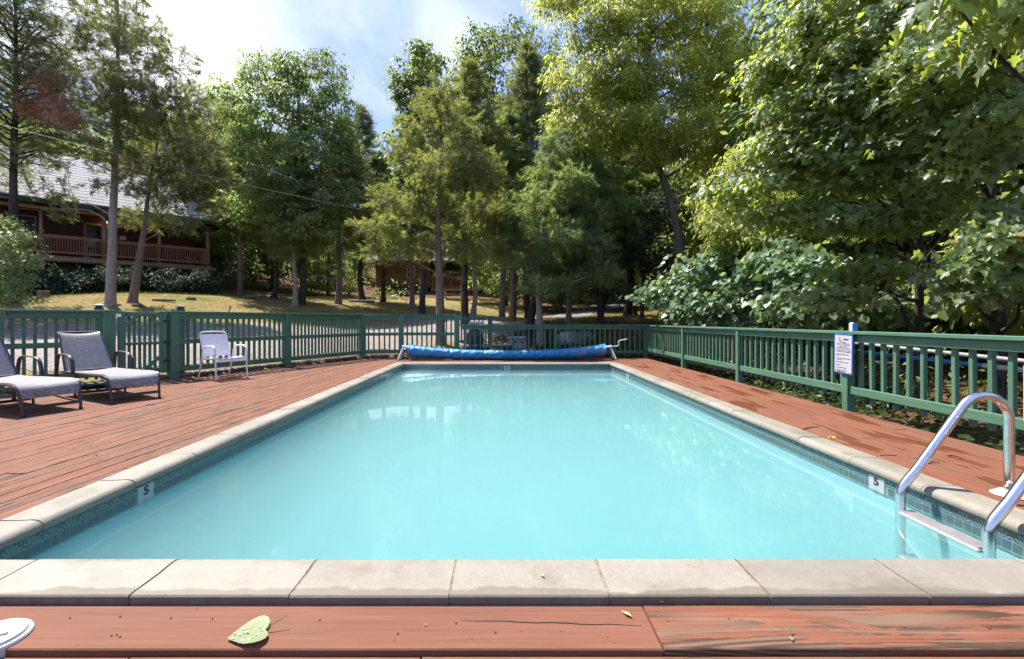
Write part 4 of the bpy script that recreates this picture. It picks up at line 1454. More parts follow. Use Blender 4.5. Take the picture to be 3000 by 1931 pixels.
# --- open crowned tree with visible limbs
bs = base_at(1470, 25)
lo = [lob(*q, bs) for q in [(1420, 130, 25, 70, 60), (1500, 110, 25, 70, 55), (1370, 220, 25, 55, 70), (1580, 160, 25, 70, 70), (1460, 250, 25, 60, 60), (1350, 320, 25, 50, 60), (1530, 300, 25, 80, 70), (1610, 270, 25, 60, 70), (1430, 400, 25, 60, 70)]]
put_tree('open_tree', decid(23, [(0, 0, 0), (.1, 0, 4), (-.1, 0, 7.5), (-.5, 0, 10.5), (-1.0, 0, 13.5)], .16, lo, 240, 40, .18, 'round', 'leaf_mid', 'bark_grey', .6, .6, .3, .42, .4), bs[0], bs[1],
         'open crowned tree showing pale bare limbs against the sky, above the middle of the pool', z=bs[2])
# --- big yellow green oak, trunk behind the far right corner
bs = base_at(1993, 17.2)
lo = [lob(*q, bs) for q in [(1760, 90, 17, 110, 80), (1900, 60, 17.5, 110, 80), (2060, 80, 17.5, 110, 90), (1690, 210, 16.6, 90, 80), (1830, 220, 16.4, 120, 90), (1990, 230, 16.6, 120, 90), (2130, 230, 17.2, 100, 100), (1660, 330, 16.6, 60, 70),
                            (1760, 370, 16.2, 110, 80), (1900, 390, 16, 110, 90), (2050, 400, 16.2, 110, 90), (2180, 420, 17, 90, 100), (2100, 540, 16.6, 90, 80), (1660, -20, 18, 110, 60), (1850, -60, 18, 160, 70), (2080, -60, 18, 160, 70), (2230, 300, 18, 90, 130)]]
put_tree('oak_tree', decid(24, [(0, 0, 0), (-.04, 0, 1.6), (-.06, 0, 3.2), (-.45, 0, 4.9), (-1.0, .1, 6.6), (-1.2, .2, 8.6), (-1.0, .2, 11)], .20, lo, 1400, 48, .175, 'willow', 'leaf_yellow', 'bark_grey', .42, .6, .4, .38, .3), bs[0], bs[1],
         'tall yellow green oak with a curved grey trunk behind the far right pool corner', 'tree', z=bs[2])
# --- grey green tree with glossy leaves in the understory
bs = base_at(1880, 19.5)
lo = [lob(*q, bs) for q in [(1800, 740, 19, 80, 50), (1880, 720, 19, 90, 60), (1950, 780, 19, 60, 60), (1840, 640, 19.5, 90, 60), (1930, 620, 19.5, 80, 70), (1780, 830, 19, 50, 50), (1740, 690, 19.5, 60, 60)]]
put_tree('holly_tree', decid(25, [(0, 0, 0), (.05, 0, 2), (0, 0, 4), (-.1, 0, 6)], .09, lo, 150, 60, .13, 'round', 'leaf_laurel', 'bark_dark', .5, .6, .3), bs[0], bs[1],
         'small tree with glossy grey green leaves, between the black trunks and the curved oak trunk', z=bs[2])
# --- hanging yellow green boughs in front of the oak trunk
bs = base_at(2290, 13.0)
lo = [lob(*q, bs) for q in [(2120, 650, 11.6, 60, 45), (2160, 590, 12, 90, 50), (2260, 610, 11.8, 90, 55), (2150, 700, 11.4, 60, 40), (2230, 700, 11.4, 80, 45), (2330, 660, 12, 80, 60), (2300, 530, 12.4, 90, 60), (2210, 480, 12.8, 90, 60), (2400, 560, 12.6, 90, 80), (2350, 760, 12, 80, 40)]]
put_tree('elm_tree', decid(26, [(0, 0, 0), (.1, 0, 2), (-.2, 0, 4), (-.2, 0, 5.5)], .09, lo, 280, 95, .125, 'oval', 'leaf_yellow', 'bark_dark', .42, .5, .5, .3, .3), bs[0], bs[1],
         'small tree with sunlit yellow green boughs hanging over the broad leaved shrub', z=bs[2])
# --- maple close on the right, overhanging the walk
bs = base_at(2695, 8.0)
lo = [lob(q[0], q[1], q[2], q[3], q[4] * .62, bs, q[3] / F * q[2]) for q in [(2190, 540, 7.6, 110, 70), (2290, 430, 7.4, 100, 90), (2260, 220, 7.4, 90, 80), (2400, 300, 7.0, 120, 100), (2360, 140, 7.2, 110, 80), (2500, 160, 6.6, 110, 90), (2420, 470, 7.0, 120, 80), (2560, 330, 6.6, 120, 100),
                            (2640, 190, 6.0, 120, 100), (2560, 500, 6.8, 120, 80), (2700, 400, 6.2, 120, 90), (2780, 260, 5.6, 120, 100), (2840, 480, 5.8, 120, 100), (2930, 330, 5.2, 110, 100), (2300, 620, 7.6, 110, 60), (2440, 640, 7.2, 110, 60),
                            (2900, 130, 5.0, 130, 110), (2600, 640, 7.0, 110, 60), (2480, 20, 6.8, 160, 70), (2700, 40, 6.0, 160, 70), (2960, 620, 5.8, 90, 90), (2750, 590, 6.6, 100, 60), (2520, 790, 7.4, 110, 60), (2440, 870, 7.2, 90, 50), (2960, 0, 4.6, 130, 90)]]
put_tree('maple_tree', decid(27, [(0, 0, 0), (-.02, 0, 1.0), (-.10, -.1, 2.0), (-.3, -.3, 3.2), (-.7, -.6, 4.4), (-.9, -.9, 6.0)], .085, lo, 1050, 17, .104, 'maple', 'leaf_maple', 'bark_dark', .38, .28, .25, .75, .15, .75, .72, .45, (-.3, -.35, 0)), bs[0], bs[1],
         'large leaved maple spreading over the right railing with spreading dark limbs', 'maple', z=bs[2])
# --- low maple bough at the right edge
bs = base_at(2921, 7.2)
lo = [lob(*q, bs) for q in [(2880, 740, 5.4, 80, 50), (2950, 700, 5.2, 80, 60), (2820, 800, 5.8, 70, 50), (2960, 820, 5.4, 70, 50), (2880, 840, 5.7, 60, 40), (2990, 640, 5.4, 80, 60)]]
put_tree('maple_tree', decid(28, [(0, 0, 0), (.02, 0, 1.2), (.0, .1, 2.6), (.05, .1, 4.5), (.1, .1, 7)], .10, lo, 150, 18, .108, 'maple', 'leaf_maple', 'bark_dark', .32, .35, .3, .4, .15, .55, .72, .6, (-.45, -.45, 0)), bs[0], bs[1],
         'thick black trunk at the right edge with low maple boughs over the railing', 'maple', z=bs[2])
# --- near maple spray hanging in at the top right
bs = base_at(3600, 3.6)
lo = [lob(*q, bs) for q in [(2760, -20, 3.0, 90, 40), (2880, -60, 3.0, 120, 60), (2980, 60, 3.1, 60, 50), (3080, -40, 3.2, 140, 90), (3250, -20, 3.3, 160, 120)]]
put_tree('maple_tree', decid(29, [(0, 0, 0), (0, 0, 1.5), (-.1, 0, 3.0), (-.3, -.1, 4.4)], .08, lo, 60, 14, .12, 'maple', 'leaf_maple', 'bark_dark', .26, .35, .4, .5, .15, 1.0), bs[0], bs[1],
         'nearest maple, its bright leaves hanging into the top right corner of the photo', 'maple', z=bs[2])
# --- broad leaved shrubs outside the right railing
SHR = [(31, 2160, 11.6, [(1960, 850, 12.6, 80, 50), (2050, 800, 12.2, 90, 60), (2130, 870, 11.4, 90, 60), (2160, 760, 11.8, 100, 60), (2040, 900, 11.8, 80, 40), (2230, 830, 11, 90, 70), (2220, 910, 10.8, 80, 40)], 210, 'broad leaved shrub with round light leaves over the far right railing'),
       (32, 2420, 9.6, [(2330, 880, 9.4, 100, 60), (2380, 800, 9.6, 110, 60), (2450, 900, 9.0, 100, 50), (2480, 830, 9.4, 90, 60), (2300, 760, 10.2, 100, 60), (2560, 880, 8.8, 90, 60)], 170, 'dense broad leaved shrub behind the rules sign and middle of the right railing')]
for seed, px, Y, ql, n, lab in SHR:
    bs = base_at(px, Y)
    lo = [lob(*q, bs) for q in ql]
    put_tree('broadleaf_shrub', decid(seed, [(0, 0, 0), (.05, 0, .5), (0, .05, 1.2), (.1, 0, 2.0)], .05, lo, int(n * 1.6), 16, .135, 'heart', 'leaf_heart', 'bark_dark', .42, .5, .3, .5, .2, .6, .72, .5, (-.4, -.45, 0)), bs[0], bs[1], lab, 'shrub', z=bs[2])
# --- leafy shrub at the left edge
bs = base_at(20, 13.2)
lo = [lob(*q, bs) for q in [(60, 700, 13, 55, 45), (20, 780, 13, 80, 60), (90, 760, 13, 45, 40), (-40, 700, 13.4, 70, 60), (40, 850, 12.8, 70, 40), (-50, 820, 13, 80, 60), (100, 820, 13, 25, 25), (-10, 640, 13.3, 40, 30)]]
put_tree('leafy_shrub', decid(33, [(0, 0, 0), (.08, 0, .7), (.12, 0, 1.5), (.2, 0, 2.4)], .05, lo, 130, 40, .085, 'round', 'leaf_green', 'bark_pale', .32, .7, .2, .5, .2), bs[0], bs[1],
         'fresh green leafy shrub with a pale stem at the far left, before the cabin', 'shrub', z=bs[2])

# rust coloured dead limb on the left cedars
rng = np.random.default_rng(8)
wd = Wood()
q0, q1 = np.array(at(-60, 330, 17.0)), np.array(at(190, 300, 17.4))
Bz = crm([q0, (q0 + q1) / 2 + [0, 0, .12], q1], 8)
wd.limb(Bz, .05 * (1 - .8 * np.linspace(0, 1, len(Bz))), 5)
Pp = []
for (px, py, rx, ry) in [(130, 260, 55, 45), (90, 320, 50, 30), (170, 320, 50, 45), (200, 350, 40, 30), (150, 230, 30, 25)]:
    c = np.array(at(px, py, 17.3))
    m = 900
    Pp.append(c + rng.normal(0, .45, (m, 3)) * np.array([rx / F * 17, .5, ry / F * 17]))
    wd.limb(np.array([Bz[rng.integers(4, len(Bz))], c]), [.015, .005], 3)
Pp = np.concatenate(Pp)
Vv, Ff = leaves_np(Pp, rng.normal(size=Pp.shape) + np.array([.3, 0, -.3]), rng.normal(size=Pp.shape), .17 * (.6 + .7 * rng.random(len(Pp))), 'spray')
rt_ = thing('dead_bough', 'rust brown dead cedar bough hanging at the upper left', 'bough', Matrix.Translation(Vector(q0)))
obj('branch', wd.mesh('branch', MT['bark_dark']), rt_, Matrix.Identity(4))
obj('foliage', np_mesh('foliage', Vv, Ff, MT['leaf_rust']), rt_, Matrix.Identity(4))

# --- dark hedge of laurels under the cabin porch
for k, (px, py, Y, rx, rz_, lab) in enumerate([(190, 812, 22.2, 1.55, .80, 'dark laurel bush under the left part of the cabin porch'),
                                               (320, 812, 23.2, 1.5, .80, 'dark laurel bush behind the pale cedar trunk'),
                                               (460, 820, 24.6, 1.5, .80, 'dark laurel bush right of the two cedar trunks, under the porch'),
                                               (570, 820, 25.8, 1.25, .80, 'dark laurel bush at the right end of the cabin porch')]):
    x = px2x(px, Y)
    zg = ground(x, Y)
    lo = [(0, 0, rz_ * .8, rx, 1.0, rz_ * .75), (-rx * .5, .1, rz_, rx * .5, .8, rz_ * .6), (rx * .5, .1, rz_ * .9, rx * .5, .8, rz_ * .6), (0, -.3, rz_ * .45, rx, .8, rz_ * .45)]
    if k in (0, 2):
        lm = decid(50 + k, [(0, 0, 0), (.05, 0, .4), (0, 0, .9)], .05, lo, 150, 45, .15, 'oval', 'leaf_laurel', 'bark_dark', .35, .8, .2)
    put_tree('laurel_bush', lm, x, Y, lab, 'bush', (0, 2.8, 0, 3.0)[k], (1, 1, 1), z=zg - .05)

# --- woodland behind: individual trees (copies of three kinds)
def generic(seed, H, leaf, shape, size, n_cl, per):
    rg = np.random.default_rng(seed)
    lobes = []
    for i in range(13):
        t = i / 12
        a = i * 2.4
        rr = 2.6 * math.sin(PI * min(1, .2 + .75 * t)) * (.5 + .5 * rg.random())
        lobes.append((rr * math.cos(a), rr * math.sin(a), H * (.14 + .80 * t), 1.5 + .6 * rg.random(), 1.5 + .6 * rg.random(), 1.2 + .5 * rg.random()))
    return decid(seed, [(0, 0, 0), (.1, .1, H * .25), (-.1, 0, H * .5), (.1, -.1, H * .75), (0, 0, H * .93)], .17, lobes, n_cl, per, size, shape, leaf, 'bark_dark', .7, .6, .35, .35, .3)


G1 = generic(61, 13.5, 'leaf_mid', 'round', .24, 260, 56)
G2 = generic(62, 12.0, 'leaf_green', 'oval', .27, 260, 60)
G3 = generic(63, 11.0, 'leaf_mid', 'oval', .25, 260, 60)
rng = np.random.default_rng(77)
def wood_label(kind, px, Y):
    if kind == 'right':
        if px < 2380: return 'leafy tree in the wood behind the hanging yellow green boughs', 'trees behind the yellow green boughs'
        if px < 3000: return 'leafy tree in the shaded wood behind the large leaved maple', 'trees behind the maple'
        return 'leafy tree in the wood beyond the right edge of the photo', 'trees right of the frame'
    if px < 620: return 'leafy tree in the wood behind the dark brown cabin', 'trees behind the brown cabin'
    if px < 900: return 'leafy tree in the wood behind the bright fresh green tree', 'trees behind the bright green tree'
    if px < 1200: return 'low leafy tree in the wood under the gap of blue sky', 'trees under the sky gap'
    if px < 1600: return 'leafy tree in the wood behind the log cabin and its deck', 'trees behind the log cabin'
    return 'leafy tree in the wood where the forest road climbs', 'trees by the forest road'
spots = []
for px, Y in [(2200, 21), (2420, 18), (2600, 22), (2800, 17), (2980, 20), (3200, 15), (2520, 14), (2750, 13), (3050, 12), (3400, 11), (2330, 26), (2680, 29), (3100, 26), (2050, 27), (3600, 8.5), (3900, 6)]:
    spots.append(('right', px, Y))
for px, Y in [(-350, 30), (-150, 36), (60, 40), (250, 38), (420, 42), (560, 37), (690, 40), (800, 36), (930, 43), (1040, 48), (1150, 52), (1290, 50), (1420, 47), (1560, 44), (1700, 40), (1830, 38), (1960, 36), (1640, 52), (1900, 50), (1480, 36), (640, 50), (350, 52), (100, 54), (1770, 30), (1330, 60), (850, 55), (480, 33), (620, 31), (960, 36), (1640, 33)]:
    spots.append(('far', px, Y))
for kind, px, Y in spots:
    x = px2x(px, Y)
    me = (G1, G2, G3)[rng.integers(3)]
    s = .82 + .3 * rng.random()
    if kind == 'far' and 850 < px < 1180: s *= .72
    put_tree('woodland_tree', me, x, Y, wood_label(kind, px, Y)[0], 'tree', rng.random() * 6.28, (s * 1.1, s * 1.1, s), group=wood_label(kind, px, Y)[1])

# --- the far wood as one mass
def wood_mass():
    rg = np.random.default_rng(5)
    wd = Wood()
    P = []
    for i in range(150):
        a = R(-52 + 104 * (i + rg.random()) / 150)
        d = 58 + 20 * rg.random()
        x, y = d * math.sin(a), d * math.cos(a)
        z = ground(x, y)
        px = CX + F * x / y
        Hh = 10 + 4 * rg.random()
        if 800 < px < 1150: Hh *= .42
        wd.limb(np.array([[x, y, z - .3], [x + rg.normal(0, .2), y, z + Hh * .8]]), [.16, .06], 4)
        n = 620
        o = rnd_unit(rg, n) * (rg.random((n, 1)) ** .4)
        P.append(np.array([x, y, z + Hh * .5]) + o * np.array([2.8, 2.2, Hh * .55]))
    P = np.concatenate(P)
    V, Fc = leaves_np(P, rg.normal(size=P.shape), rg.normal(0, .6, P.shape) + np.array([0, 0, .8]), .60 * (.6 + .8 * rg.random(len(P))), 'oval')
    a = obj('distant_woodland', np_mesh('distant_woodland', V, Fc, MT['leaf_mid']))
    tag(a, kind='stuff')
    tag(obj('distant_tree_trunks', wd.mesh('distant_tree_trunks', MT['bark_dark'])), kind='stuff')


wood_mass()


# --- undergrowth between the trunks, on the slopes
def undergrowth():
    rg = np.random.default_rng(31)
    P = []
    n = 0
    while n < 330:
        Y = 27 + 33 * rg.random()
        px = -300 + 3400 * rg.random()
        x = px2x(px, Y)
        if 1080 < px < 1460 and 34 < Y < 46: continue
        if -23 < x < -5 and Y < 31 : continue
        if x > 1 and x < 15 and 24 < Y < 50 and abs(x - (3 + (Y - 26) * .42)) < 3.2: continue
        if -6 < x < 3 and Y < 37: continue
        m = 85
        o = rnd_unit(rg, m) * (rg.random((m, 1)) ** .5)
        s = .7 + 1.1 * rg.random()
        P.append(np.array([x, Y, ground(x, Y) + s * .55]) + o * np.array([s * 1.2, s, s * .75]))
        n += 1
    for i in range(120):                    # nearer, under the right wood
        x, Y = 5.5 + 12 * rg.random(), 6 + 16 * rg.random()
        if x < 8.5 and 18 < Y: continue
        m = 60
        o = rnd_unit(rg, m) * (rg.random((m, 1)) ** .5)
        s = .4 + .5 * rg.random()
        P.append(np.array([x, Y, ground(x, Y) + s * .5]) + o * np.array([s * 1.2, s, s * .75]))
    P = np.concatenate(P)
    V, Fc = leaves_np(P, rg.normal(size=P.shape), rg.normal(0, .6, P.shape) + np.array([0, 0, .8]), .30 * (.5 + .7 * rg.random(len(P))) * np.clip(P[:, 1] / 28, .45, 1.2), 'oval')
    tag(obj('undergrowth', np_mesh('undergrowth', V, Fc, MT['leaf_mid'])), kind='stuff')


undergrowth()


# --- ground cover and grass
def scatter(name, pts, size, shape, m, lay=.3, up=1.0, seed=1, lift=0.0):
    rg = np.random.default_rng(seed)
    n = len(pts)
    z = ground_np(pts[:, 0], pts[:, 1]) + lift
    P = np.c_[pts, z]
    if shape == 'blade':
        D = rg.normal(0, .35, (n, 3)) + np.array([0, 0, 1.0])
        N_ = rg.normal(size=(n, 3))
        N_[:, 2] *= .1
    else:
        P[:, 2] += rg.random(n) ** 1.5 * lay
        D = rg.normal(size=(n, 3))
        D[:, 2] *= .3
        N_ = rg.normal(0, .4, (n, 3)) + np.array([0, 0, up])
    V, Fc = leaves_np(P, D, N_, size * (.5 + rg.random(n)), shape)
    return tag(obj(name, np_mesh(name, V, Fc, MT[m])), kind='stuff')


rg = np.random.default_rng(15)
# ivy on the bank outside the right and far railings
p = np.c_[4.25 + rg.random(9000) ** 1.3 * 4.0, -1 + rg.random(9000) * 15]
q = np.c_[1.0 + rg.random(2500) * 4, 13.4 + rg.random(2500) * 2.5]
scatter('ground_cover', np.r_[p, q], .085, 'round', 'ivy', .28, seed=2)
# grass on the verges and slopes
A = np.c_[-20 + rg.random(60000) * 26, 13.5 + rg.random(60000) * 18]
B = np.c_[2.0 + rg.random(9000) * 7, 19 + rg.random(9000) * 6.5]
Cc = np.c_[-14 + rg.random(6000) * 8.5, 5.5 + rg.random(6000) * 7]
A = np.r_[A, B, Cc]


def inside(poly, P):
    x, y = P[:, 0], P[:, 1]
    c = np.zeros(len(P), bool)
    n = len(poly)
    for i in range(n):
        (x0, y0), (x1, y1) = poly[i], poly[(i + 1) % n]
        c ^= ((y0 > y) != (y1 > y)) & (x < (x1 - x0) * (y - y0) / (y1 - y0 + 1e-12) + x0)
    return c


drive = GNEAR + list(reversed([tuple(v) for v in gfar]))
road_ = [tuple(v) for v in rnear] + list(reversed([tuple(v) for v in rfar]))
deckp = polyL
keep = ~inside(drive, A) & ~inside(road_, A) & (grass_amount(A[:, 0], A[:, 1]) > .3) & ~inside(deckp, A)
keep &= ~((A[:, 0] > -7.6) & (A[:, 0] < -3.7) & (A[:, 1] < 6 + (A[:, 0] + 7.6) * 1.9))
scatter('grass', A[keep], .11, 'blade', 'grass', seed=4)
# fallen leaves on the litter
Lf = np.c_[-3 + rg.random(5000) * 12, 13.5 + rg.random(5000) * 9]
Lf = Lf[~inside(drive, Lf) & ~inside(road_, Lf)]
MT['litter'] = leaf_mat('fallen_leaves', (0.10, 0.05, 0.025), (0.34, 0.20, 0.12), (0.2, 0.1, 0.05), .15, .7, .1)
scatter('fallen_leaves', Lf, .10, 'round', 'litter', .03, 1.5, seed=6)
# ------------------------------------------------------------------ cabin with the porch
MT['siding'] = wood_mat('dark_stained_siding', (0.060, 0.026, 0.017), (0.105, 0.048, 0.030), (1.0, 20, 20), .6)
MT['rail_wood'] = wood_mat('orange_brown_rail_wood', (0.30, 0.135, 0.070), (0.46, 0.235, 0.130), (1.5, 30, 30), .65, .15)
MT['log_wood'] = wood_mat('pale_log_wood', (0.24, 0.155, 0.095), (0.42, 0.29, 0.185), (1.5, 18, 18), .7, .15)
MT['trim_green'] = plain('dark_green_trim', (0.018, 0.050, 0.032), 0.5)
MT['glass'] = plain('dark_window_glass', (0.03, 0.035, 0.04), 0.08, 0.6, bump=0.0)
MT['frame_grey'] = plain('grey_window_frame', (0.24, 0.21, 0.21), 0.5)
MT['block'] = plain('grey_foundation', (0.10, 0.10, 0.085), 0.9, 0.2, scale=4)


def roof_mat():
    m, k = newmat('grey_roof_shingles')
    p = k.coord()
    br = k.n('ShaderNodeTexBrick', {'Vector': p, 'Color1': (.36, .352, .36, 1), 'Color2': (.26, .255, .26, 1), 'Mortar': (.14, .14, .145, 1), 'Scale': 1.0, 'Mortar Size': .012, 'Brick Width': .32, 'Row Height': .145})
    n = k.noise(p, 1.2, 6, .65)
    col = k.mix(k.math('MULTIPLY', k.step(n, .45, .7), .4), br.outputs['Color'], (.34, .33, .31))
    k.out(bsdf(k, col, .85, .2, 0, k.bump(br.outputs['Fac'], .5, .02)))
    return m


MT['shingle'] = roof_mat()
Rc = Vector((-17.72, 28.0, 0))
u_ = Vector((-.714, -.70, 0)).normalized()
v_ = Vector((-u_.y * -1, 0, 0))
v_ = Vector((u_.y, -u_.x, 0))             # into the building
if v_.y < 0: v_ = -v_
MC = Matrix(((-u_.x, v_.x, 0, Rc.x), (-u_.y, v_.y, 0, Rc.y), (0, 0, 1, 0), (0, 0, 0, 1)))
cab = thing('cabin', 'dark brown cabin with a grey shingle roof and a long railed porch behind the cedars', 'cabin', MC)
FZ, EZ, RZ, WY = 4.33, 6.80, 10.7, 2.1
XL = -15.0


def cpart(name, bb, m, parent=None, smooth=False, off=(0, 0, 0)):
    return bb.build(name, MT[m], parent or cab, MC @ Matrix.Translation(off), smooth)


def cbox(name, c, s, m, parent=None, ch=0.0):
    return cpart(name, MB().box((0, 0, 0), s, None, ch), m, parent, False, c)


wall = cbox('wall', ((XL - .3) / 2, WY + 3.0, (FZ + EZ) / 2 + .3), (-XL - .3, 5.9, EZ - FZ + .6), 'siding')
k = 0
z = FZ + .1
sid_me = MB().extrude([(0, 0), (-.022, 0), (-.010, .196), (0, .196)], XL + .02, -.32).mesh('siding_board', MT['siding'])
while z < EZ + .5:
    obj('siding_board', sid_me, wall, MC @ Matrix.Translation((0, WY + .045, z)))
    z += .2
cbox('foundation', ((XL - .3) / 2, WY + 3.0, (1.2 + FZ - .2) / 2), (-XL - .5, 5.6, FZ - .2 - 1.2), 'block')
cbox('porch_floor', (XL / 2 + .1, WY / 2 - .02, FZ - .045), (-XL + .2, WY + .1, .07), 'rail_wood')
cpart('porch_beam', MB().tube([(XL, -.04, 0), (.38, -.04, 0)], .115, 10), 'log_wood', None, True, (0, 0, FZ - .20))
cpart('porch_beam', MB().tube([(XL, .20, 0), (.2, .20, 0)], .10, 10), 'log_wood', None, True, (0, 0, EZ - .09))
rail_me = MB().box((0, 0, 0), (.026, .03, .80)).mesh('baluster', MT['rail_wood'])
log_me = {}
for i in range(7):
    x = -2.4 * i
    zb = ground((MC @ Vector((x, 0, 0))).x, (MC @ Vector((x, 0, 0))).y) - .2
    cpart('post', MB().tube([(0, 0, FZ - .30), (0, 0, zb)], .10, 9), 'log_wood', None, True, (x, .0, 0))
    cpart('post', MB().tube([(0, 0, FZ + .001), (0, 0, EZ - .19)], [.115 - .03 * (i % 2), .105 - .03 * (i % 2)], 9), 'log_wood', None, True, (x, .20, 0)) if i != 2 or True else None
    if i < 6:
        xa, xb = x - .10, x - 2.30
        for zc, h, d in ((FZ + 1.02, .045, .13), (FZ + .945, .085, .035), (FZ + .19, .085, .035)):
            cbox('porch_rail', (x - 1.2, .02, zc), (2.4 - .004, d, h), 'rail_wood')
        for j in range(21):
            obj('baluster', rail_me, cab, MC @ Matrix.Translation((xa + (xb - xa) * (j + .5) / 21, -.018, FZ + .56)))
for yy in (.02,):
    for zc in (FZ + 1.02, FZ + .19):
        cbox('porch_rail', (.05, WY / 2, zc), (.05, WY - .1, .07), 'rail_wood')
    for j in range(14):
        obj('baluster', rail_me, cab, MC @ Matrix.Translation((.05, .2 + j * .13, FZ + .60)))
# roof: the front slope, back slope, fascia
sl = math.atan2(RZ - EZ - .17, 5.6)
for sgn, nm in ((1, 'roof'), (-1, 'roof')):
    LR = 5.6 / math.cos(sl) + .02
    bb = MB().box((0, 0, 0), (-XL + 1.4, LR, .10))
    if sgn == 1:
        M = MC @ Matrix.Translation((XL / 2 + .25, -.62 + 2.8, (EZ + .17 + RZ) / 2 + .02)) @ Matrix.Rotation(sl, 4, 'X')
    else:
        M = MC @ Matrix.Translation((XL / 2 + .25, -.62 + 8.4, (EZ + .17 + RZ) / 2 + .02)) @ Matrix.Rotation(-sl, 4, 'X')
    rf = bb.build('roof', MT['shingle'], cab, M)
    if sgn == 1:                        # courses of shingles, each a thin overlapping lap
        cm_ = MB().extrude([(0, 0), (0, .018), (.40, .004), (.40, 0)], -(-XL + 1.36) / 2, (-XL + 1.36) / 2).mesh('shingle_course', MT['shingle'])
        for j in range(int(LR / .40)):
            obj('shingle_course', cm_, rf, M @ Matrix.Translation((0, -LR / 2 + j * .40 + .01, .052)))
cbox('fascia', (XL / 2 + .25, -.655, EZ + .065), (-XL + 1.42, .035, .20), 'trim_green')
cbox('soffit', (XL / 2 + .25, WY / 2 - .35, EZ + .12), (-XL + 1.2, WY + .55, .03), 'siding')
for sgn in (1,):
    bb = MB().bar((.965, -.64, EZ + .10), (.965, 4.98, RZ + .02), .035, .20)
    cpart('rake_board', bb, 'trim_green')
bb = MB().add([(-.33, WY + .1, EZ + .6), (-.33, WY + 5.8, EZ + .6), (-.33, 5, RZ - .1), (-.5, WY + .1, EZ + .6), (-.5, WY + 5.8, EZ + .6), (-.5, 5, RZ - .1)], [(0, 1, 2), (5, 4, 3), (0, 3, 4, 1), (1, 4, 5, 2), (2, 5, 3, 0)])
cpart('gable', bb, 'siding')
dr = cbox('door', (-5.0, WY - .005, FZ + 1.02), (.86, .05, 2.02), 'glass')
for dx, w_, h_, dz in ((-.49, .11, 2.2, 0), (.49, .11, 2.2, 0), (0, .86, .11, 1.07)):
    cbox('door_frame', (-5.0 + dx, WY - .03, FZ + 1.04 + dz), (w_, .06, h_), 'log_wood', dr)
cbox('door_bar', (-5.0, WY - .04, FZ + .82), (.84, .02, .06), 'siding', dr)
for wx in (-7.75, -8.55, -9.35, -11.2):
    wn = cbox('window', (wx, WY - .005, FZ + 1.55), (.62, .05, 1.15), 'glass')
    for dx, dz, w_, h_ in ((-.34, 0, .09, 1.30), (.34, 0, .09, 1.30), (0, .62, .59, .09), (0, -.62, .59, .09), (0, 0, .59, .05)):
        cbox('window_frame', (wx + dx, WY - .02, FZ + 1.55 + dz), (w_, .07, h_), 'frame_grey', wn)
cbox('notice_board', (-3.85, WY - .03, FZ + 1.50), (.30, .03, .22), 'white_plastic')
# porch lamp (lit)
m, k = newmat('warm_lamp_glow')
k.out(k.n('ShaderNodeEmission', {'Color': (1.0, .50, .15, 1), 'Strength': 6.0}).outputs[0])
MT['glow'] = m
lam = cpart('porch_lamp', MB().box((0, .07, .02), (.08, .14, .08), None, .01).lathe([(.03, .06), (.085, .03), (.09, 0), (.075, -.01)], (0, 0, 0), 10), 'black', None, False, (-4.62, WY - .20, FZ + 2.33))
cpart('lamp_bulb', MB().lathe([(0, -.10), (.055, -.08), (.065, -.04), (.05, -.012)], (0, 0, 0), 10), 'glow', lam, True, (-4.62, WY - .20, FZ + 2.33))
# planter on the porch
pq = MC @ Vector((-.85, .45, FZ + .02))
pt = thing('flower_pot', 'red pot with small white flowers on the right end of the cabin porch', 'flower pot', Matrix.Translation(pq))
MB().lathe([(.14, 0), (.24, .14), (.25, .18), (.22, .18), (.2, .15), (0, .15)], n=14).build('pot', plain('red_glaze', (.30, .03, .03), .35), pt, smooth=30)
rg = np.random.default_rng(3)
Pp = rg.normal(0, .10, (90, 3)) * [1, 1, .6] + [0, 0, .30]
V, Fc = leaves_np(Pp, rg.normal(size=Pp.shape), rg.normal(size=Pp.shape), .10 * np.ones(90), 'round')
obj('foliage', np_mesh('foliage', V, Fc, MT['leaf_mid']), pt, WMX[pt])
Pp = rg.normal(0, .11, (26, 3)) * [1, 1, .5] + [0, 0, .38]
V, Fc = leaves_np(Pp, rg.normal(size=Pp.shape), rg.normal(size=Pp.shape) + [0, -.5, .5], .09 * np.ones(26), 'round')
obj('flowers', np_mesh('flowers', V, Fc, MT['white_plastic']), pt, WMX[pt])

# ------------------------------------------------------------------ log cabin on the slope
q = at(1105, 857, 42)
lx1 = at(1255, 857, 42).x - q.x
ML_ = Matrix.Translation((q.x, 42, ground(q.x + 2, 42) + .05)) @ Matrix.Rotation(R(4), 4, 'Z')
lc = thing('log_cabin', 'log cabin half hidden by cedars on the slope, with a raised deck and stairs', 'cabin', ML_)


def lpart(name, bb, m, parent=None, smooth=False, off=(0, 0, 0)):
    return bb.build(name, MT[m], parent or lc, ML_ @ Matrix.Translation(off), smooth)


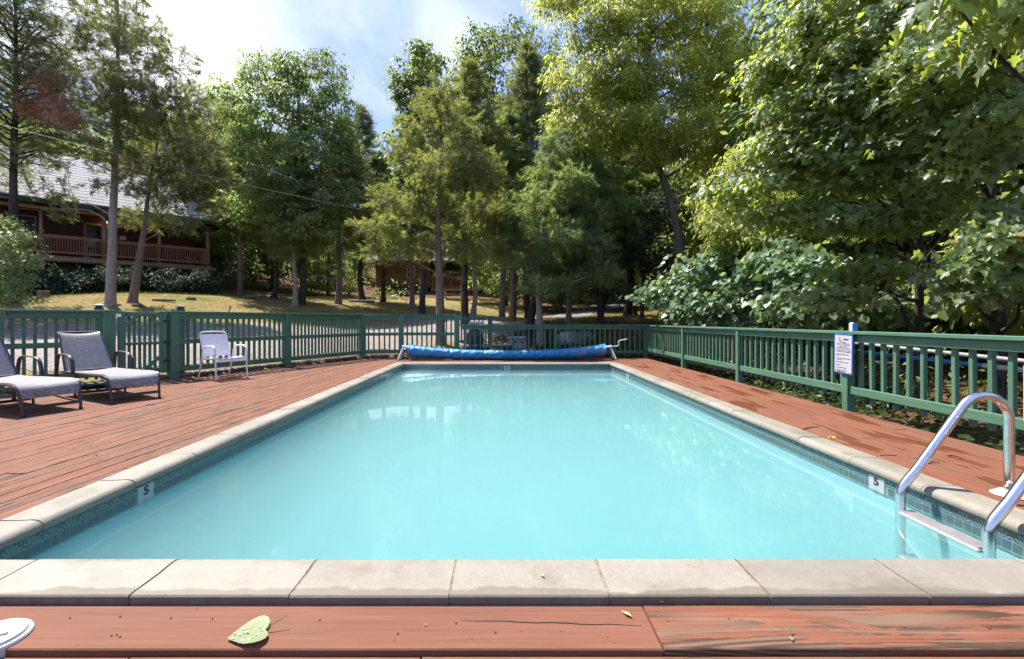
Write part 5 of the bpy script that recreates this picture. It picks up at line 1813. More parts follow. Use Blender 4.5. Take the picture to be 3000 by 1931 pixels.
MT['log_amber'] = wood_mat('amber_log_wood', (0.16, 0.09, 0.045), (0.36, 0.22, 0.12), (.8, 14, 14), .6, .35)
lpart('foundation', MB().box((0, 0, 0), (lx1 - .2, 4.8, .9)), 'block', None, False, (lx1 / 2, 2.6, .05))
lpart('wall', MB().box((0, 0, 0), (lx1 - .2, 4.8, 2.7)), 'siding', None, False, (lx1 / 2, 2.62, 1.84))
lg = MB().tube([(-.18, 0, 0), (lx1 + .15, 0, 0)], .125, 10).mesh('wall_log', MT['log_amber'], True)
for i in range(12):
    obj('wall_log', lg, lc, ML_ @ Matrix.Translation((0, .20, .55 + .235 * i)))
wx = at(1203, 800, 42).x - q.x
wn = lpart('window', MB().box((0, 0, 0), (.55, .06, .95)), 'glass', None, False, (wx, .06, 1.85))
for dx, dz, w_, h_ in ((-.31, 0, .08, 1.1), (.31, 0, .08, 1.1), (0, .51, .54, .08), (0, -.51, .54, .08), (0, 0, .54, .05)):
    lpart('window_frame', MB().box((0, 0, 0), (w_, .08, h_)), 'white_plastic', wn, False, (wx + dx, .05, 1.85 + dz))
dx0, dx1 = lx1 + .2, at(1432, 857, 42).x - q.x
dz_ = at(1300, 842, 42).z - ML_.translation.z
lpart('deck_floor', MB().box((0, 0, 0), (dx1 - dx0, 3.0, .10)), 'rail_wood', None, False, ((dx0 + dx1) / 2, 1.6, dz_))
lpart('deck_beam', MB().box((0, 0, 0), (dx1 - dx0, .08, .22)), 'log_wood', None, False, ((dx0 + dx1) / 2, .08, dz_ - .17))
for zc in (dz_ + 1.0, dz_ + .15):
    lpart('deck_rail', MB().box((0, 0, 0), (dx1 - dx0, .06, .08)), 'rail_wood', None, False, ((dx0 + dx1) / 2, .12, zc))
bm_ = MB().box((0, 0, 0), (.05, .04, .84)).mesh('baluster', MT['rail_wood'])
n = int((dx1 - dx0) / .16)
for i in range(n):
    obj('baluster', bm_, lc, ML_ @ Matrix.Translation((dx0 + (i + .5) * (dx1 - dx0) / n, .07, dz_ + .57)))
for i in range(4):
    x = dx0 + .1 + (dx1 - dx0 - .2) * i / 3
    lpart('deck_post', MB().box((0, 0, 0), (.13, .13, dz_ + 1.9)), 'rail_wood', None, False, (x, .20, dz_ / 2 - .95 + .7))
for i in range(2):
    lpart('stair_stringer', MB().bar((dx1 - .5 + i * .9, 0.02, dz_ - .1), (dx1 + 1.0 + i * .9 - .4, -1.6, -.9), .06, .26), 'log_wood')
for i in range(7):
    t = (i + .5) / 7
    lpart('stair_tread', MB().box((0, 0, 0), (1.0, .28, .05)), 'log_wood', None, False, (dx1 - .05 + t * 1.1, .02 - t * 1.62, dz_ - .05 - t * .85 * (dz_ + .8)))
for sgn in (1, -1):
    M = ML_ @ Matrix.Translation((lx1 / 2 + 2.2, 2.5 - sgn * 1.7, 4.0)) @ Matrix.Rotation(sgn * R(36), 4, 'X')
    MB().box((0, 0, 0), (lx1 + 6.0, 4.3, .10)).build('roof', MT['shingle'], lc, M)
# dark barrel by its wall, picnic table under its deck
q2 = at(1185, 858, 38.5)
MB().box((0, 0, .18), (1.0, .55, .36), None, .06).box((0, 0, .38), (1.05, .6, .05), None, .02).build('wheelbarrow_tub', MT['black'], None, ML((q2.x, q2.y, ground(q2.x, q2.y))))
tag(bpy.data.objects['wheelbarrow_tub'], 'low black tub on the slope below the log cabin window', 'tub')
bpy.data.objects['wheelbarrow_tub'].name = 'storage_tub'
pc = at(1330, 872, 38)
pz = ground(pc.x, pc.y)
tb = thing('picnic_table', 'weathered wooden picnic table under the raised deck of the log cabin', 'table', ML((pc.x, pc.y, pz), .1))
Mt = WMX[tb]
for i in range(4):
    MB().box((0, -.30 + .2 * i, .74), (1.9, .185, .04)).build('table_plank', MT['log_wood'], tb, Mt)
for s in (-1, 1):
    MB().box((0, s * .72, .43), (1.9, .25, .04)).build('bench_seat', MT['log_wood'], tb, Mt)
    bb = MB().bar((s * .7, -.35, .72), (s * .7, -.75, 0), .05, .09, (1, 0, 0)).bar((s * .7, .35, .72), (s * .7, .75, 0), .05, .09, (1, 0, 0)).bar((s * .76, -.8, .39), (s * .76, .8, .39), .05, .07)
    bb.build('leg_frame', MT['log_wood'], tb, Mt)

# ------------------------------------------------------------------ loungers
def fabric_mat():
    m, k = newmat('grey_sling_mesh')
    p = k.coord()
    w1 = k.noise(k.vmul(p, (260, 14, 14)), 1.0, 2)
    w2 = k.noise(k.vmul(p, (14, 260, 260)), 1.0, 2)
    f = k.math('ADD', k.math('MULTIPLY', w1, .5), k.math('MULTIPLY', w2, .5))
    col = k.mix(k.step(f, .35, .65), (.095, .091, .094), (.320, .312, .318))
    k.out(bsdf(k, col, .6, .35, 0, k.bump(f, .4, .002)))
    return m


MT['fabric'] = fabric_mat()


def sling(prof, halfw, th=.006, sag=.02, n=6, taper=1.0):
    """fabric along a profile (x,z), sagging across"""
    P = [Vector((x, 0, z)) for x, z in prof]
    P = bez(P, 5)
    vs, fs = [], []
    for s in (0, 1):
        for i, p in enumerate(P):
            t = (P[min(i + 1, len(P) - 1)] - P[max(i - 1, 0)]).normalized()
            nr = Vector((-t.z, 0, t.x))
            for j in range(n + 1):
                hw = halfw * (1 + (taper - 1) * i / (len(P) - 1))
                y = -hw + 2 * hw * j / n
                sg = sag * (1 - (y / hw) ** 2)
                q = p - nr * (sg * (-1 if nr.z < 0 else 1)) - nr * (th * s)
                vs.append((q.x, y, q.z))
    k = len(P)
    off = k * (n + 1)
    for s in (0, 1):
        for i in range(k - 1):
            for j in range(n):
                a = s * off + i * (n + 1) + j
                f = (a, a + 1, a + n + 2, a + n + 1)
                fs.append(f if s else f[::-1])
    for i in range(k - 1):
        for j, e in ((0, 0), (n, n)):
            a = i * (n + 1) + e
            fs.append((a, a + n + 1, off + a + n + 1, off + a))
    for i in (0, k - 1):
        for j in range(n):
            a = i * (n + 1) + j
            fs.append((a, a + 1, off + a + 1, off + a))
    return MB().add(vs, fs)


def lounger(label, loc, yaw, back=1.0):
    M = ML(loc, yaw)
    t = thing('sun_lounger', label, 'sun lounger', M, 'grey sling loungers on the left deck')
    W_ = .29
    bb = sling([(.60, .19), (.585, .28), (.53, .335), (.42, .358), (.1, .352), (-.34, .345), (-.73, .345)], W_ - .012)
    bb.build('seat_sling', MT['fabric'], t, M, smooth=50)
    bx = [(-.74, .36), (-.845, .52), (-.97, .71), (-1.065, .845), (-1.125, .880)]
    sling(bx, W_ - .022, sag=.03, taper=.83).build('back_sling', MT['fabric'], t, M, smooth=50)
    for s in (-1, 1):
        MB().tube(bez([(.645, s * (W_ - .03), 0), (.60, s * (W_ - .015), .20), (.56, s * W_, .315), (.44, s * W_, .345), (.1, s * W_, .338), (-.86, s * W_, .333)], 5), .016, 8).build('side_rail', MT['dark_metal'], t, M, smooth=40)
        MB().tube(bez([(x, s * (W_ - .008) * (1 - .17 * (-x - .74) / .385), z) for x, z in bx] + [(-1.165, s * (W_ - .008) * .82, .882)], 4), .014, 8).build('back_frame', MT['dark_metal'], t, M, smooth=40)
        ya = s * (W_ + .045)
        MB().tube(bez([(-.95, ya, 0), (-.88, ya, .25), (-.84, ya, .48), (-.795, ya, .565), (-.70, ya, .59), (-.50, ya, .585), (-.40, ya, .565), (-.345, ya, .50), (-.32, ya, .40), (-.32, ya, .325)], 4), .024, 8, flat=.45).build('arm', MT['dark_metal'], t, M, smooth=50)
        MB().tube([(-.40, s * (W_ - .02), .33), (-.40, s * (W_ + .0), 0)], .015, 8).build('leg', MT['dark_metal'], t, M, smooth=40)
        MB().bar((-.88, s * (W_ - .04), .56), (-.76, s * (W_ - .03), .33), .012, .03).build('back_strut', MT['dark_metal'], t, M)
        MB().lathe([(.017, 0), (.02, .002), (.02, .02), (.017, .024)], (.645, s * (W_ - .03), 0), 8).build('foot_cap', MT['black'], t, M)
    for x, z in ((.628, .09), (-.40, .06)):
        MB().bar((x, -W_ + .025, z), (x, W_ - .025, z), .014, .036, ch=.003).build('crossbar', MT['dark_metal'], t, M)
    MB().tube([(-1.165, (-W_ + .008) * .82, .882), (-1.165, (W_ - .008) * .82, .882)], .014, 8).build('back_bar', MT['dark_metal'], t, M, smooth=40)
    MB().tube([(-.74, -W_, .345), (-.74, W_, .345)], .013, 8).build('hinge_bar', MT['dark_metal'], t, M, smooth=40)
    return t


lounger('grey sling lounger whose raised back shows whole, in front of the gate', (-5.36, 6.40, 0), R(-29))
lounger('grey sling lounger nearest the left edge, its back cut by the frame', (-5.74, 5.53, 0), R(-20.5))
# dark green step lying by the gate
gs = at(262, 1130, 7.5)
bb = MB().box((0, 0, .05), (.75, .34, .035), None, .004).box((-.3, 0, .015), (.05, .3, .035)).box((.3, 0, .015), (.05, .3, .035))
tag(bb.build('gate_step', MT['fence'], None, ML((-6.55, 7.22, 0.02), .62)), 'low dark green wooden step lying between the two loungers and the fence', 'step')

# ------------------------------------------------------------------ white strap chair
M = ML((-5.05, 8.42, 0), R(-34))
ch = thing('patio_chair', 'white metal patio chair with vinyl straps, standing by the left fence', 'chair', M)
W_ = .265
for s in (-1, 1):
    MB().tube(bez([(.30, s * W_, 0), (.275, s * W_, .25), (.25, s * W_, .50), (.225, s * W_, .575), (.15, s * W_, .605), (-.05, s * W_, .60), (-.15, s * W_, .575), (-.20, s * W_, .50), (-.225, s * W_, .40)], 4), .016, 8, flat=.8).build('arm', MT['white_metal'], ch, M, smooth=45)
    MB().tube([(-.225, s * W_, .41), (-.30, s * W_, .2), (-.385, s * W_, 0)], .016, 8).build('leg', MT['white_metal'], ch, M, smooth=45)
    MB().lathe([(.018, 0), (.02, .002), (.02, .02)], (.30, s * W_, 0), 8).build('foot_cap', MT['frame_grey'], ch, M)
sw = .225
MB().tube(bez([(.27, -sw, .345), (.235, -sw, .385), (.1, -sw, .39), (-.2, -sw, .36), (-.25, -sw, .40), (-.335, -sw, .62), (-.405, -sw, .80), (-.425, -sw + .05, .845), (-.43, 0, .85), (-.425, sw - .05, .845), (-.405, sw, .80), (-.335, sw, .62), (-.25, sw, .40), (-.2, sw, .36), (.1, sw, .39), (.235, sw, .385), (.27, sw, .345)], 3), .0155, 8).build('frame', MT['white_metal'], ch, M, smooth=45)
MB().tube([(.272, -W_, .335), (.272, W_, .335)], .015, 8).build('front_bar', MT['white_metal'], ch, M, smooth=45)
MB().tube([(-.33, -W_, .13), (-.33, W_, .13)], .013, 8).build('crossbar', MT['white_metal'], ch, M, smooth=45)


def strap(c, tilt, hw, wd_=.046):
    bb = MB()
    vs, fs = [], []
    n = 6
    for j in range(n + 1):
        y = -hw + 2 * hw * j / n
        sg = -.014 * (1 - (y / hw) ** 2)
        for a, d in ((-wd_ / 2, .0), (wd_ / 2, .0), (wd_ / 2, -.004), (-wd_ / 2, -.004)):
            vs.append((c[0] + a * math.cos(tilt) - (sg + d) * math.sin(tilt), y, c[1] + a * math.sin(tilt) + (sg + d) * math.cos(tilt)))
    for j in range(n):
        for q in range(4):
            fs.append((j * 4 + q, j * 4 + (q + 1) % 4, j * 4 + 4 + (q + 1) % 4, j * 4 + 4 + q))
    fs += [(0, 1, 2, 3), (n * 4 + 3, n * 4 + 2, n * 4 + 1, n * 4)]
    bb.add(vs, fs).build('strap', MT['strap'], ch, M, smooth=40)


for i in range(9):
    t = i / 8
    strap((-.262 - .135 * t, .425 + .355 * t), R(111), sw + .016, .0455)
for i in range(7):
    x = .235 - i * .062
    strap((x, .402 if x > .15 else .40 - (.15 - x) * .10), R(3 if x > .12 else 6), sw + .016, .05)
strap((.268, .365), R(-55), sw + .016, .046)

# ------------------------------------------------------------------ pool cover reel
rl = thing('cover_reel', 'white reel frame with a crank at the far end of the pool', 'cover reel', ML((.15, 12.45, 0)))
RX0, RX1 = -2.72, 3.02
ax0, ax1 = -2.50, 2.78
for x, s in ((RX0, -1), (RX1, 1)):
    for dy in (-.16, .16):
        xb = x + s * .03
        MB().bar((xb - s * .12, 12.45, .37), (xb, 12.45 + dy, 0.02), .038, .038, (1, 0, 0), .006).build('leg', MT['white_metal'], rl, Matrix.Identity(4))
    MB().box((x, 12.45, .015), (.07, .44, .03), None, .006).build('foot', MT['black'], rl, Matrix.Identity(4))
    MB().tube([(x - s * .05, 12.45, .36), (x - s * .42, 12.45, .31)], .035, 10).build('axle', MT['white_metal'], rl, Matrix.Identity(4), smooth=40)
    MB().lathe([(.055, -.02), (.055, .02)], (x - s * .40, 12.45, .315), 12, Matrix.Rotation(PI / 2, 3, 'Y')).build('collar', MT['black'], rl, Matrix.Identity(4))
MB().tube([(RX1 - .03, 12.45, .36), (RX1 + .10, 12.45, .37), (RX1 + .14, 12.45, .40), (RX1 + .13, 12.45, .48), (RX1 + .17, 12.45, .52), (RX1 + .36, 12.45, .56)], .014, 8).build('crank_handle', MT['white_metal'], rl, Matrix.Identity(4), smooth=40)


def cover_mat():
    m, k = newmat('blue_pool_cover')
    p = k.coord()
    n = k.noise(p, 5.0, 4)
    col = k.mix(n, (.008, .165, .36), (.016, .26, .50))
    s = k.n('ShaderNodeSeparateXYZ', {0: p})
    dirt = k.math('MULTIPLY', k.step(k.noise(p, 4.0, 5, .6), .48, .62), k.step(s.outputs[0], 1.55, 1.95))
    col = k.mix(k.math('MULTIPLY', dirt, .75), col, (.16, .18, .20))
    wv = k.noise(k.vmul(p, (9, 3, 3)), 1.0, 5, .6, 1.2)
    k.out(bsdf(k, col, .30, .55, 0, k.bump(wv, .9, .05)))
    return m


MT['cover'] = cover_mat()
cv_ = thing('pool_cover', 'shiny blue pool cover rolled in a long sagging tube behind the far coping', 'pool cover', ML((.15, 12.42, 0)))
rg = np.random.default_rng(4)
nx, na = 190, 40
vs = []
ph = rg.random(12) * 6.28
for i in range(nx):
    t = i / (nx - 1)
    x = ax0 + (ax1 - ax0) * t
    e = abs(2 * t - 1) ** 2.2
    r = .128 + .044 * e
    zc = r + .004 + .075 * e ** 1.3 + (.012 if t > .9 else 0)
    seam = .008 * sum(math.exp(-((t - s) / .006) ** 2) for s in (.27, .385, .505, .615, .745))
    for j in range(na):
        a = 2 * PI * j / na
        w = .006 * math.sin(x * 9 + 2.2 * math.sin(a * 2 + ph[0]) + ph[1]) * math.sin(a * 1.5 + x * 3.1 + ph[2]) + .0035 * math.sin(x * 23 + a * 4 + ph[3]) * (0.4 + abs(math.sin(x * 1.9 + ph[4]))) + .006 * math.sin(x * 41 - a * 5 + ph[5]) * abs(math.sin(x * 2.7 + ph[6]))
        rr = r + w * (1 - .5 * e) - seam
        y, z = rr * math.cos(a) * 1.12, rr * math.sin(a)
        zz = zc + z
        if zz < .012: zz = .012 + .1 * (zz - .012) * 0
        vs.append((x + .01 * math.sin(a * 3), 12.42 + y, zz))
fs = [(i * na + j, i * na + (j + 1) % na, (i + 1) * na + (j + 1) % na, (i + 1) * na + j) for i in range(nx - 1) for j in range(na)]
c0, c1 = len(vs), len(vs) + 1
vs += [(ax0 + .02, 12.42, .24), (ax1 - .02, 12.42, .25)]
fs += [(c0, (j + 1) % na, j) for j in range(na)] + [(c1, (nx - 1) * na + j, (nx - 1) * na + (j + 1) % na) for j in range(na)]
MB().add(vs, fs).build('roll', MT['cover'], cv_, Matrix.Identity(4), smooth=70)
# ------------------------------------------------------------------ ladder
ld = thing('pool_ladder', 'polished steel pool ladder with two arched rails at the right wall', 'ladder', ML((2.44, 2.55, WZ)))
for y in (2.81, 2.30):
    x0, x3 = 2.425, 3.085
    a0 = R(54)
    rr = .155
    c = Vector((x3 - rr, y, .45))
    pts = [(x0 + .05, y, -1.15), (x0 - .005, y, -.8), (x0, y, -.3), (x0, y, .035)]
    s = c + Vector((math.cos(PI / 2 + a0 - .0), 0, math.sin(PI / 2 + a0))) * rr * 1.0
    s = c + Vector((-math.sin(a0), 0, math.cos(a0))) * rr
    # slanted part from the bend to s
    bx = x0 + .03
    e = s - Vector((math.cos(a0), 0, math.sin(a0))) * ((s.x - bx) / math.cos(a0))
    zb = e.z
    path = [(x0 + .05, y, -1.15), (x0, y, -.9), (x0, y, -.3), (x0, y, zb - .06), (x0 + .005, y, zb - .03), (x0 + .016, y, zb - .008), (x0 + .034, y, zb + .02)]
    path += [tuple(e.lerp(s, q)) for q in (.2, .5, .8)]
    path += [tuple(c + Vector((math.cos(a), 0, math.sin(a))) * rr) for a in np.linspace(PI / 2 + a0, 0, 14)]
    path += [(x3, y, .30), (x3, y, .0)]
    MB().tube(path, .0255, 16).build('rail', MT['steel'], ld, Matrix.Identity(4), smooth=60)
    fl_ = MB().lathe([(.028, .035), (.045, .03), (.07, .012), (.085, .004), (.085, 0)], (x3, y, .001), 18)
    fl_.build('flange', MT['white_plastic'], ld, Matrix.Identity(4), smooth=40)
    MB().box((x3 - .03, y - .03, .065), (.03, .02, .05), None, .005).tube([(x3 - .06, y - .03, .06), (x3 - .02, y - .03, .07)], .008, 6).build('clamp', MT['white_plastic'], ld, Matrix.Identity(4))
for z in (-.098, -.36, -.62):
    st = MB().box((2.435, 2.555, z), (.085, .47, .022), None, .006).build('step', MT['white_plastic'], ld, Matrix.Identity(4))
    MB().box((2.435, 2.555, z + .0135), (.078, .46, .006), None, .002).build('tread', MT['frame_grey'], st, Matrix.Identity(4))

# ------------------------------------------------------------------ rules sign
SX, SY = 4.075, 5.51
SK = .875
MS = Matrix.Translation((SX, SY, .661)) @ Matrix.Rotation(R(-90 - 2), 4, 'Z') @ Matrix.Rotation(PI / 2, 4, 'X') @ Matrix.Rotation(R(-1.2), 4, 'Z') @ Matrix.Diagonal((SK, SK, 1, 1))
# local: X to the right on the face, Y up, Z towards the pool
sg = thing('rules_sign', 'white pool rules sign with a blue border on the right railing post', 'sign', MS)
SW, SH = .36, .545
MB().box((0, 0, 0), (SW, SH, .008), None, .003).build('sign_panel', MT['sign_blue'], sg, MS)


def rrect(w_, h_, r, z):
    P = []
    for cx, cy, a0 in ((w_ / 2 - r, h_ / 2 - r, 0), (-w_ / 2 + r, h_ / 2 - r, PI / 2), (-w_ / 2 + r, -h_ / 2 + r, PI), (w_ / 2 - r, -h_ / 2 + r, 1.5 * PI)):
        for i in range(6):
            a = a0 + PI / 2 * i / 5
            P.append((cx + r * math.cos(a), cy + r * math.sin(a)))
    n = len(P)
    return MB().add([(x, y, zz) for zz in (0, z) for x, y in P], [tuple(range(n - 1, -1, -1)), tuple(range(n, 2 * n))] + [(i, (i + 1) % n, n + (i + 1) % n, n + i) for i in range(n)])


rrect(SW - .036, SH - .040, .018, .002).build('sign_face', MT['sign_white'], sg, MS @ Matrix.Translation((0, 0, .004)))


def stext(t, x, y, size, m='print', align='CENTER', sx=1.0, bold=0.0):
    obj('sign_lettering', text_mesh(t, size, MT[m], .0003, align, sx, bold), sg, MS @ Matrix.Translation((x, y, .0068)))


stext('AMBERS', .052, .198, .030, 'print_navy', sx=.95, bold=.001)
stext('POOL RULES', 0, .130, .050, 'print_purple', sx=.86, bold=.0015)
stext('THIS IS A PRIVATE POOL', 0, .098, .015, 'print', sx=.95)
stext('PLEASE OBSERVE THE FOLLOWING RULES', 0, .080, .0135, 'print', sx=1.0)
MB().box((0, .067, .0066), (.29, .002, .0008)).build('sign_rule', MT['print'], sg, MS)
yy = .046
RUL = [['NO LIFEGUARD ON DUTY. ALL PERSONS', 'USING POOL DO SO AT THEIR OWN RISK'], ['PLEASE SHOWER BEFORE ENTERING', 'POOL'], ['NO GLASS OR BREAKABLE CONTAINERS', 'IN POOL AREA'], ['NO PETS ALLOWED IN POOL AREA'], ['NO DIVING'], ['NO RUNNING IN POOL AREA'], ['CHILDREN MUST ALWAYS BE', 'SUPERVISED BY AN ADULT']]
for rr in RUL:
    MB().lathe([(.0075, 0), (.0075, .0008)], (-.138, yy - .004, .0064), 10).build('sign_bullet', MT['print_navy'], sg, MS)
    for j, t in enumerate(rr):
        stext(t, -.118, yy - j * .0185, .0150, 'print', 'LEFT', .93, .0002)
    yy -= .0185 * len(rr) + .0175
# emblem: a little hut and a wave stroke
MB().box((-.068, .200, .0066), (.036, .030, .0008)).build('sign_emblem', MT['print_green'], sg, MS)
MB().add([(-.094, .214, .0062), (-.042, .214, .0062), (-.062, .240, .0062), (-.094, .214, .0072), (-.042, .214, .0072), (-.062, .240, .0072)], [(2, 1, 0), (3, 4, 5), (0, 1, 4, 3), (1, 2, 5, 4), (2, 0, 3, 5)]).build('sign_emblem', MT['print_orange'], sg, MS)
MB().box((-.060, .198, .0072), (.012, .018, .0006)).build('sign_emblem', MT['print_yellow'], sg, MS)
wv = [(-.085 + .15 * i / 14, .172 + .008 * math.sin(i * .48 + .4) - .0012 * i) for i in range(15)]
MB().add([(x, y + d * (.006 * math.sin(PI * i / 14) + .0006), z) for z in (.0062, .0072) for d in (-1, 1) for i, (x, y) in enumerate(wv)],
         [(30 + i, 31 + i, 46 + i, 45 + i) for i in range(14)]).build('sign_emblem', MT['print_navy'], sg, MS, fix=False)
# bracket with a blue side above the sign
Mb = Matrix.Translation((FX + .02, 5.47, LOW))
br_ = thing('pole_hook', 'small curved white and blue hook standing above the rules sign', 'hook', Mb)
MB().extrude([(-.03, 0), (.03, 0), (.03, .075), (.015, .095), (-.012, .10), (-.03, .085)], -.028, .028, ((0, 1, 0), (1, 0, 0), (0, 0, 1))).build('hook_body', MT['white_plastic'], br_, Mb)
MB().extrude([(-.031, .0), (.031, .0), (.031, .076), (.015, .097), (-.012, .102), (-.031, .086)], -.034, -.0285, ((0, 1, 0), (1, 0, 0), (0, 0, 1))).build('hook_side', MT['pole_blue'], br_, Mb)
# second sign cut by the right edge
MB().box((0, 0, 0), (.008, .34, .44), None, .003).build('white_sign', MT['sign_white'], None, Matrix.Translation((4.075, 3.44, .49)))
tag(bpy.data.objects['white_sign'], 'plain white sign on the railing, cut by the right edge of the photo', 'sign')

MT['pipe_grey'] = plain('dull_white_pipe', (.30, .30, .30), .5)
# poles hung behind the right railing
pp = thing('telescopic_pole', 'long pool pole with a blue half and a silver half, hung behind the right railing', 'pole', ML((4.32, 4.2, .66)))
MB().tube([(4.30, 5.75, .690), (4.32, 4.12, .655)], .018, 10).build('blue_tube', MT['pole_blue'], pp, Matrix.Identity(4), smooth=40)
MB().tube([(4.32, 4.14, .655), (4.34, 2.1, .612)], .022, 10).build('silver_tube', MT['pole_grey'], pp, Matrix.Identity(4), smooth=40)
MB().tube([(4.34, 5.9, .790), (4.36, 3.9, .722), (4.38, 1.6, .650)], .020, 10).build('white_pole', MT['pipe_grey'], None, Matrix.Identity(4), smooth=40)
tag(bpy.data.objects['white_pole'], 'thick white pole above the blue one behind the right railing', 'pole')
for i, y in enumerate((5.2, 2.6)):
    bb = MB().bar((4.20, y, .60), (4.42, y, .58), .03, .02).bar((4.42, y, .57), (4.43, y, .84), .02, .03)
    o = bb.build('pole_bracket', MT['white_plastic'], fr, Matrix.Identity(4))

# ------------------------------------------------------------------ pump equipment behind the far railing
hx = at(1515, 1000, 14.5)
hz = ground(hx.x, 14.5)
Mh = ML((hx.x, 14.55, 0), 0.0)
ht = thing('pool_heater', 'grey box shaped pool heater behind the far railing', 'heater', Mh)
MT['heater'] = plain('grey_heater_shell', (.36, .33, .33), .5, .4)
MB().box((0, 0, .20), (.54, .56, .56), None, .02).build('case', MT['heater'], ht, Mh)
MB().box((0, 0, .515), (.58, .60, .07), None, .025).build('lid', MT['heater'], ht, Mh)
for i in range(2):
    MB().box((-.07 + .2 * i, -.284, .40), (.09, .008, .05), None, .002).build('label_plate', MT['block'], ht, Mh)
for i in range(5):
    MB().box((0, -.283, .03 + i * .04), (.40, .006, .014)).build('louvre', MT['block'], ht, Mh)
MB().box((0, 0, (hz - .1 - .08) / 2), (.8, .8, abs(hz - .1 + .08) + .08)).build('pad', MT['stone'], ht, Mh)
fx = at(1390, 1000, 14.6)
Mf = ML((fx.x, 14.6, 0))
ft = thing('sand_filter', 'dark tall pool filter tank behind the far railing, left of the heater', 'filter', Mf)
MB().lathe([(.24, -.15), (.27, -.05), (.27, .55), (.25, .64), (.16, .72), (.08, .75), (0, .755)], (0, 0, 0), 20).build('tank', plain('charcoal_tank', (.06, .065, .065), .5), ft, Mf, smooth=40)
MB().lathe([(.285, .26), (.285, .31)], (0, 0, 0), 20).build('clamp_band', MT['steel'], ft, Mf)
MB().lathe([(.09, .74), (.11, .78), (.11, .85), (.05, .89), (0, .89)], (0, 0, 0), 14).build('valve', MT['black'], ft, Mf, smooth=40)
MB().tube([(-.11, 0, .82), (-.22, 0, .82), (-.25, 0, .78), (-.25, -.1, -.1)], .028, 8).build('pipe', MT['white_plastic'], ft, Mf, smooth=40)
MB().tube([(.11, -.02, .86), (.28, -.05, .84), (.36, -.12, .80), (.30, -.2, .35), (.28, -.2, .0)], .018, 8).build('hose', MT['white_plastic'], ft, Mf, smooth=40)
px_ = at(1455, 1010, 14.3)
Mp = ML((px_.x, 14.3, 0))
pm = thing('pool_pump', 'black pool pump with white pipes and red handled valves left of the heater', 'pump', Mp)
MB().tube([(-.12, 0, .30), (.42, 0, .30)], .036, 10).build('pipe', MT['white_plastic'], pm, Mp, smooth=40)
MB().tube([(-.12, 0, .30), (-.16, 0, .27), (-.16, 0, -.1)], .036, 10).build('pipe', MT['white_plastic'], pm, Mp, smooth=40)
for x in (.02, .16):
    MB().box((x, 0, .36), (.11, .03, .022), None, .005).tube([(x, 0, .33), (x, 0, .36)], .018, 6).build('valve_handle', plain('red_handle', (.40, .04, .04), .4), pm, Mp)
MB().lathe([(.10, -.2), (.12, -.18), (.12, .10), (.10, .12)], (.40, 0, .18), 14, Matrix.Rotation(PI / 2, 3, 'Y')).box((.40, 0, .02), (.3, .2, .04)).build('motor', MT['black'], pm, Mp, smooth=40)
MB().lathe([(.11, 0), (.13, .02), (.13, .18), (.10, .22), (0, .23)], (-.35, 0, .0), 14).build('strainer', MT['black'], pm, Mp, smooth=40)
# short picket run and capped post enclosing the pump
q = at(1395, 940, 15.6)
pf = thing('picket_fence', 'short run of green pickets with a capped post behind the pool equipment', 'fence', ML((q.x, 15.6, 0)))
for i in range(6):
    x = at(1352 + i * 12.6, 940, 15.6).x
    upright('picket', (x, 15.6), .0, at(0, 925, 15.6).z + random.uniform(-.02, .02), .05, pf)
beam('picket_rail', (at(1345, 930, 15.64).x, 15.64, at(0, 934, 15.6).z), (at(1424, 930, 15.64).x, 15.64, at(0, 934, 15.6).z), .035, .09, pf)
beam('picket_rail', (at(1345, 930, 15.64).x, 15.64, .35), (at(1424, 930, 15.64).x, 15.64, .35), .035, .09, pf)
x = at(1436, 940, 15.6).x
upright('post', (x, 15.6), -.1, at(0, 933, 15.6).z, .15, pf)
MB().box((x, 15.6, at(0, 929, 15.6).z), (.26, .26, .09), None, .01).build('post_cap', MT['fence'], pf, Matrix.Identity(4))
# white lid lying on a stack behind (pipe bundle)
x = at(1395, 948, 15.0).x
bb = MB().tube([(x - .25, 15.0, .98), (x + .22, 15.0, .98)], .045, 10).tube([(x - .22, 15.0, .98), (x - .22, 15.0, 0)], .035, 10).tube([(x + .18, 15.0, .98), (x + .18, 15.0, 0)], .035, 10)
tag(bb.build('white_pipe', MT['white_plastic'], None, Matrix.Identity(4), smooth=40), 'bent white plumbing pipe rising above the far railing in front of the pickets', 'pipe')

# propane tank
MT['tank'] = plain('mossy_white_tank', (.40, .40, .37), .5, .3, var=.35, scale=3)
tx = at(1686, 1000, 16.4)
tz = ground(tx.x, 16.4)
Mk = ML((tx.x, 16.4, tz), R(58))
tk = thing('propane_tank', 'grey white propane tank with rounded ends behind the far railing', 'tank', Mk)
prof = [(0, -1.05)] + [(.50 * math.sin(a), -.75 - .30 * math.cos(a)) for a in np.linspace(.2, PI / 2, 7)] + [(.50 * math.sin(a), .75 + .30 * math.cos(a)) for a in np.linspace(PI / 2, .2, 7)] + [(0, 1.05)]
zc = 1.06 - (969 - 939) / F * 16.4 - .5 - tz
MB().lathe(prof, (0, 0, zc), 24, Matrix.Rotation(PI / 2, 3, 'Y')).build('shell', MT['tank'], tk, Mk, smooth=50)
MB().lathe([(.20, .46), (.20, .54), (.17, .60), (0, .62)], (0, 0, zc), 16).build('valve_dome', MT['black'], tk, Mk, smooth=40)
for s in (-1, 1):
    MB().box((s * .6, 0, (zc - .45) / 2 - .05), (.14, .7, max(.1, zc - .42))).build('saddle', MT['stone'], tk, Mk)

